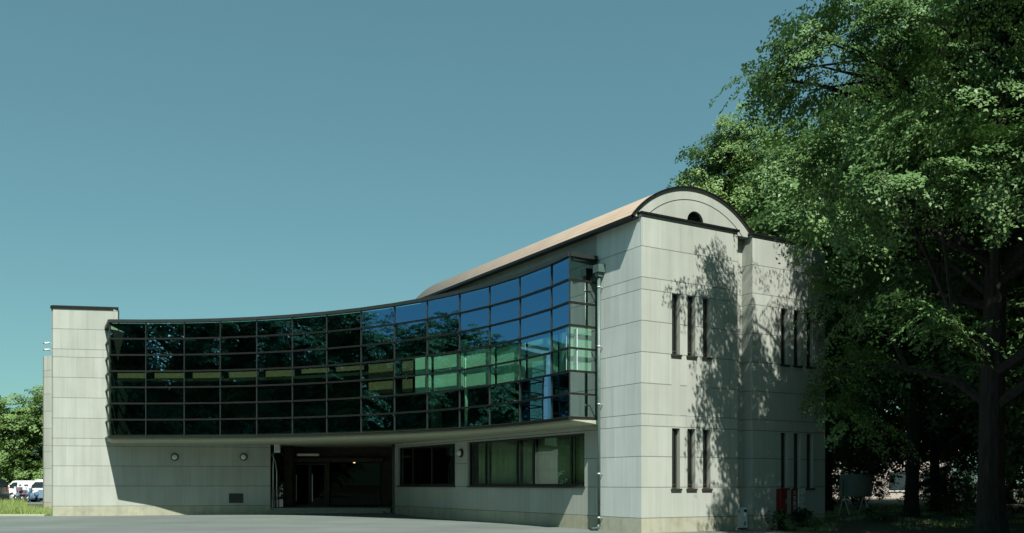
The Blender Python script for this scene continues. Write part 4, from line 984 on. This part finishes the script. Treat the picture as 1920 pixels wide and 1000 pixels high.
for i, (src, x, y) in enumerate(((1, -46.0, 88.0), (2, -41.5, 90.0), (3, -37.5, 87.5), (0, -50.5, 89.0), (1, -34.0, 89.5))):
    c = copy_tree(left_trees[src]); c.location = (x, y, zg(x, y)); c.rotation_euler = (0, 0, 1.0 + i * 1.9); c.scale = (0.97, 0.97, 0.9)
    c['label'] = ('rear row tree behind the black minivan and its front trees', 'rear row tree behind the white kei van, hidden by brighter crowns', 'rear row tree behind the scooters, hidden by brighter crowns', 'rear row tree at the far left edge', 'rear row tree behind the tower corner')[i]

# trees across the forecourt, seen mirrored in the glass; right-hand ones added against sky light
GR = 'trees across the forecourt mirrored in the glass'
lb = [(0, 0, 17.0, 4.0, 4.0, 3.6)]
for k in range(12):
    a = k * 2.4; lb.append((3.6 * math.cos(a), 3.6 * math.sin(a), 3 + k * 1.2, 3.3, 3.3, 2.4))
proto = tree('forecourt_tree', 'tree across the forecourt, mirrored in the leftmost panes', (-33, -4), 20.5, 0.3, lb, 51, M['leaf'], per_vol=5.0, spray_r=0.95, leaves=46, leaf=0.29, clump=4, group=GR, limbs=20, sides=6)
spots = ((-40, 4, 1.05, 'second tree across the forecourt, mirrored in the left panes'), (-47, 11, 1.0, 'third tree across the forecourt, mirrored left of the middle panes'), (-53, 20, 1.02, 'fourth tree across the forecourt, mirrored in the middle panes'),
         (-55, 30, 0.90, 'fifth tree across the forecourt, mirrored in the middle panes'), (-60, 39, 0.92, 'sixth tree across the forecourt, mirrored right of the middle panes'), (-60, 49, 0.88, 'low tree left of the frame, mirrored in the right panes'), (-61, 59, 0.84, 'lowest tree left of the frame, mirrored in the right panes'), (-37, -14, 1.1, 'rear tree across the forecourt, mirrored in the leftmost panes'), (-50, -2, 1.1, 'rear tree across the forecourt behind the second one'), (-60, 10, 1.15, 'rear tree across the forecourt behind the third one'), (-66, 26, 0.9, 'rear tree across the forecourt behind the fifth one'), (-24, -13, 0.9, 'tree across the forecourt nearest the camera'),
         (-57, 35, 0.86, 'small tree left of the frame between the fifth and sixth ones'), (-57, 44, 0.80, 'small tree left of the frame before the sixth one'), (-58, 54, 0.80, 'small tree left of the frame between the two low ones'), (-66, 45, 0.95, 'rear tree left of the frame behind the low one'),
         (-44, 2, 1.0, 'tree across the forecourt in the gap after the second one'), (-50, 15, 1.0, 'tree across the forecourt in the gap after the third one'), (-70, 16, 1.2, 'rearmost tree across the forecourt'), (-45, -12, 1.15, 'rear tree across the forecourt between two others'),
         (21, 11, 1.0, 'unseen sky blocking tree added right of the camera beyond the forecourt edge'), (28, 17, 1.05, 'unseen sky blocking tree added right of the frame behind the nearer one'), (29.5, 27, 1.0, 'unseen sky blocking tree added right of the frame level with the biggest trunk'), (16.5, 2, 0.95, 'unseen sky blocking tree added right of the camera, nearest to it'), (26, 3, 1.0, 'unseen sky blocking tree added at the rear right of the camera'), (37, 36, 1.0, 'unseen sky blocking tree added far right of the frame'))  # unseen trees added to keep sky light off the wood and bay
for i, (x, y, sc_, lab) in enumerate(spots):
    c = copy_tree(proto); c.location = (x, y, zg(x, y)); c.rotation_euler = (0, 0, i * 1.3 + 0.7); c.scale = (sc_, sc_, sc_); c['label'] = lab

# undergrowth under the wood
def shrub(label, x, y, r, h, seed, mat):
    rng = np.random.default_rng(seed); z = zg(x, y)
    o = thing('shrub', label, 'shrub', (x, y, z), 0, 'shrubs under the trees')
    P, Nn, tips = crown_points([(x, y, z + h * 0.55, r, r, h * 0.5)], 16, rng, 0.28, 22, 0.2, 0.05, 4)
    L_ = 0.13 * rng.uniform(0.6, 1.3, len(P)); leaf_mesh('foliage', P, Nn, L_, L_ * 0.5, mat, o, np.array([x, y, z]), rng)
    mb = MB()
    for k in range(0, len(tips), 3): mb.tube([(x, y, z - 0.02), tuple((np.array([x, y, z]) + tips[k]) / 2 + np.array([0, 0, 0.1])), tuple(tips[k])], [0.02, 0.014, 0.005], 4, cap=False)
    mb.build('stems', M['bark'], o, weld=False)
for i, (x, y, r, h, lab) in enumerate(((9.1, 31.6, 0.45, 0.6, 'low shrub at the foot of the bay wall beside the meter box'), (10.2, 32.0, 0.6, 0.75, 'shrub in front of the red hose box'), (13.2, 33.2, 0.7, 0.5, 'low shrub in the shade in front of the oil tank'), (17.5, 36.5, 1.0, 1.0, 'shrub between the slim trunk and the oil tank'),
        (21.5, 47.5, 1.6, 1.7, 'tall shrub deep in the wood'), (19.5, 56.5, 1.9, 1.9, 'broad shrub at the back of the wood'), (25.5, 40.0, 1.6, 1.5, 'shrub at the right edge of the wood'), (29.0, 62.0, 2.4, 2.2, 'biggest shrub at the rear edge of the wood'), (25.0, 68.0, 2.4, 2.0, 'shrub in sunlight before the far house'),
        (16.8, 45.0, 1.3, 2.2, 'upright shrub right behind the oil tank'), (22.0, 58.0, 2.2, 3.0, 'tall leafy shrub screening the far house wall'), (26.5, 57.0, 2.3, 3.2, 'tall leafy shrub screening the end of the far house'), (31.5, 64.0, 2.6, 3.4, 'tallest shrub at the rear right of the wood'), (36.0, 64.0, 2.8, 3.4, 'wide shrub at the rear right of the wood'), (22.0, 40.5, 1.5, 1.8, 'shrub behind the slim trunked tree'), (29.0, 48.0, 2.2, 2.6, 'shrub beside the rear right trunks'), (24.0, 50.0, 1.6, 2.2, 'shrub half way into the wood'))):
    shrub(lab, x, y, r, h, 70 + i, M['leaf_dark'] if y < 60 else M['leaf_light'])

# grass: uncountable, one object per patch
def grass(name, n_, area, hmin, hmax, seed):
    rng = np.random.default_rng(seed); x0, x1, y0, y1 = area
    pts = []
    cl = rng.uniform(size=(max(8, n_ // 60), 2)) * [x1 - x0, y1 - y0] + [x0, y0]
    k = rng.integers(0, len(cl), n_); xy = cl[k] + rng.normal(size=(n_, 2)) * 0.22
    hc = rng.uniform(hmin, hmax, len(cl))[k] * rng.uniform(0.6, 1.2, n_)
    ok = ~((xy[:, 0] > -0.525 * xy[:, 1]) & (xy[:, 1] > 50) & (xy[:, 0] < 0)) & (xy[:, 0] > x0) & (xy[:, 0] < x1) & (xy[:, 1] > y0) & (xy[:, 1] < y1); xy, hc = xy[ok], hc[ok]; n_ = len(xy)
    z = np.array([zg(a, b) for a, b in xy]); a = rng.uniform(0, 6.28, n_); wd = rng.uniform(0.008, 0.018, n_)
    V = np.empty((n_, 3, 3), np.float32); dx = np.c_[np.cos(a), np.sin(a)] * wd[:, None]
    V[:, 0, :2] = xy - dx; V[:, 1, :2] = xy + dx; V[:, 0, 2] = V[:, 1, 2] = z
    V[:, 2, :2] = xy + rng.normal(size=(n_, 2)) * (hc * 0.35)[:, None]; V[:, 2, 2] = z + hc
    me = bpy.data.meshes.new(name); me.vertices.add(n_ * 3); me.vertices.foreach_set('co', V.ravel()); me.loops.add(n_ * 3); me.loops.foreach_set('vertex_index', np.arange(n_ * 3, dtype=np.int32))
    me.polygons.add(n_); me.polygons.foreach_set('loop_start', np.arange(0, n_ * 3, 3, dtype=np.int32)); me.update(calc_edges=True); me.materials.append(M['grass'])
    o = bpy.data.objects.new(name, me); COL.objects.link(o); o['kind'] = 'stuff'; return o
grass('verge_grass', 60000, (-38, -23.0, 45.6, 60.5), 0.22, 0.52, 5)
grass('woodland_grass', 14000, (9.6, 26, 30.2, 52), 0.05, 0.18, 6)
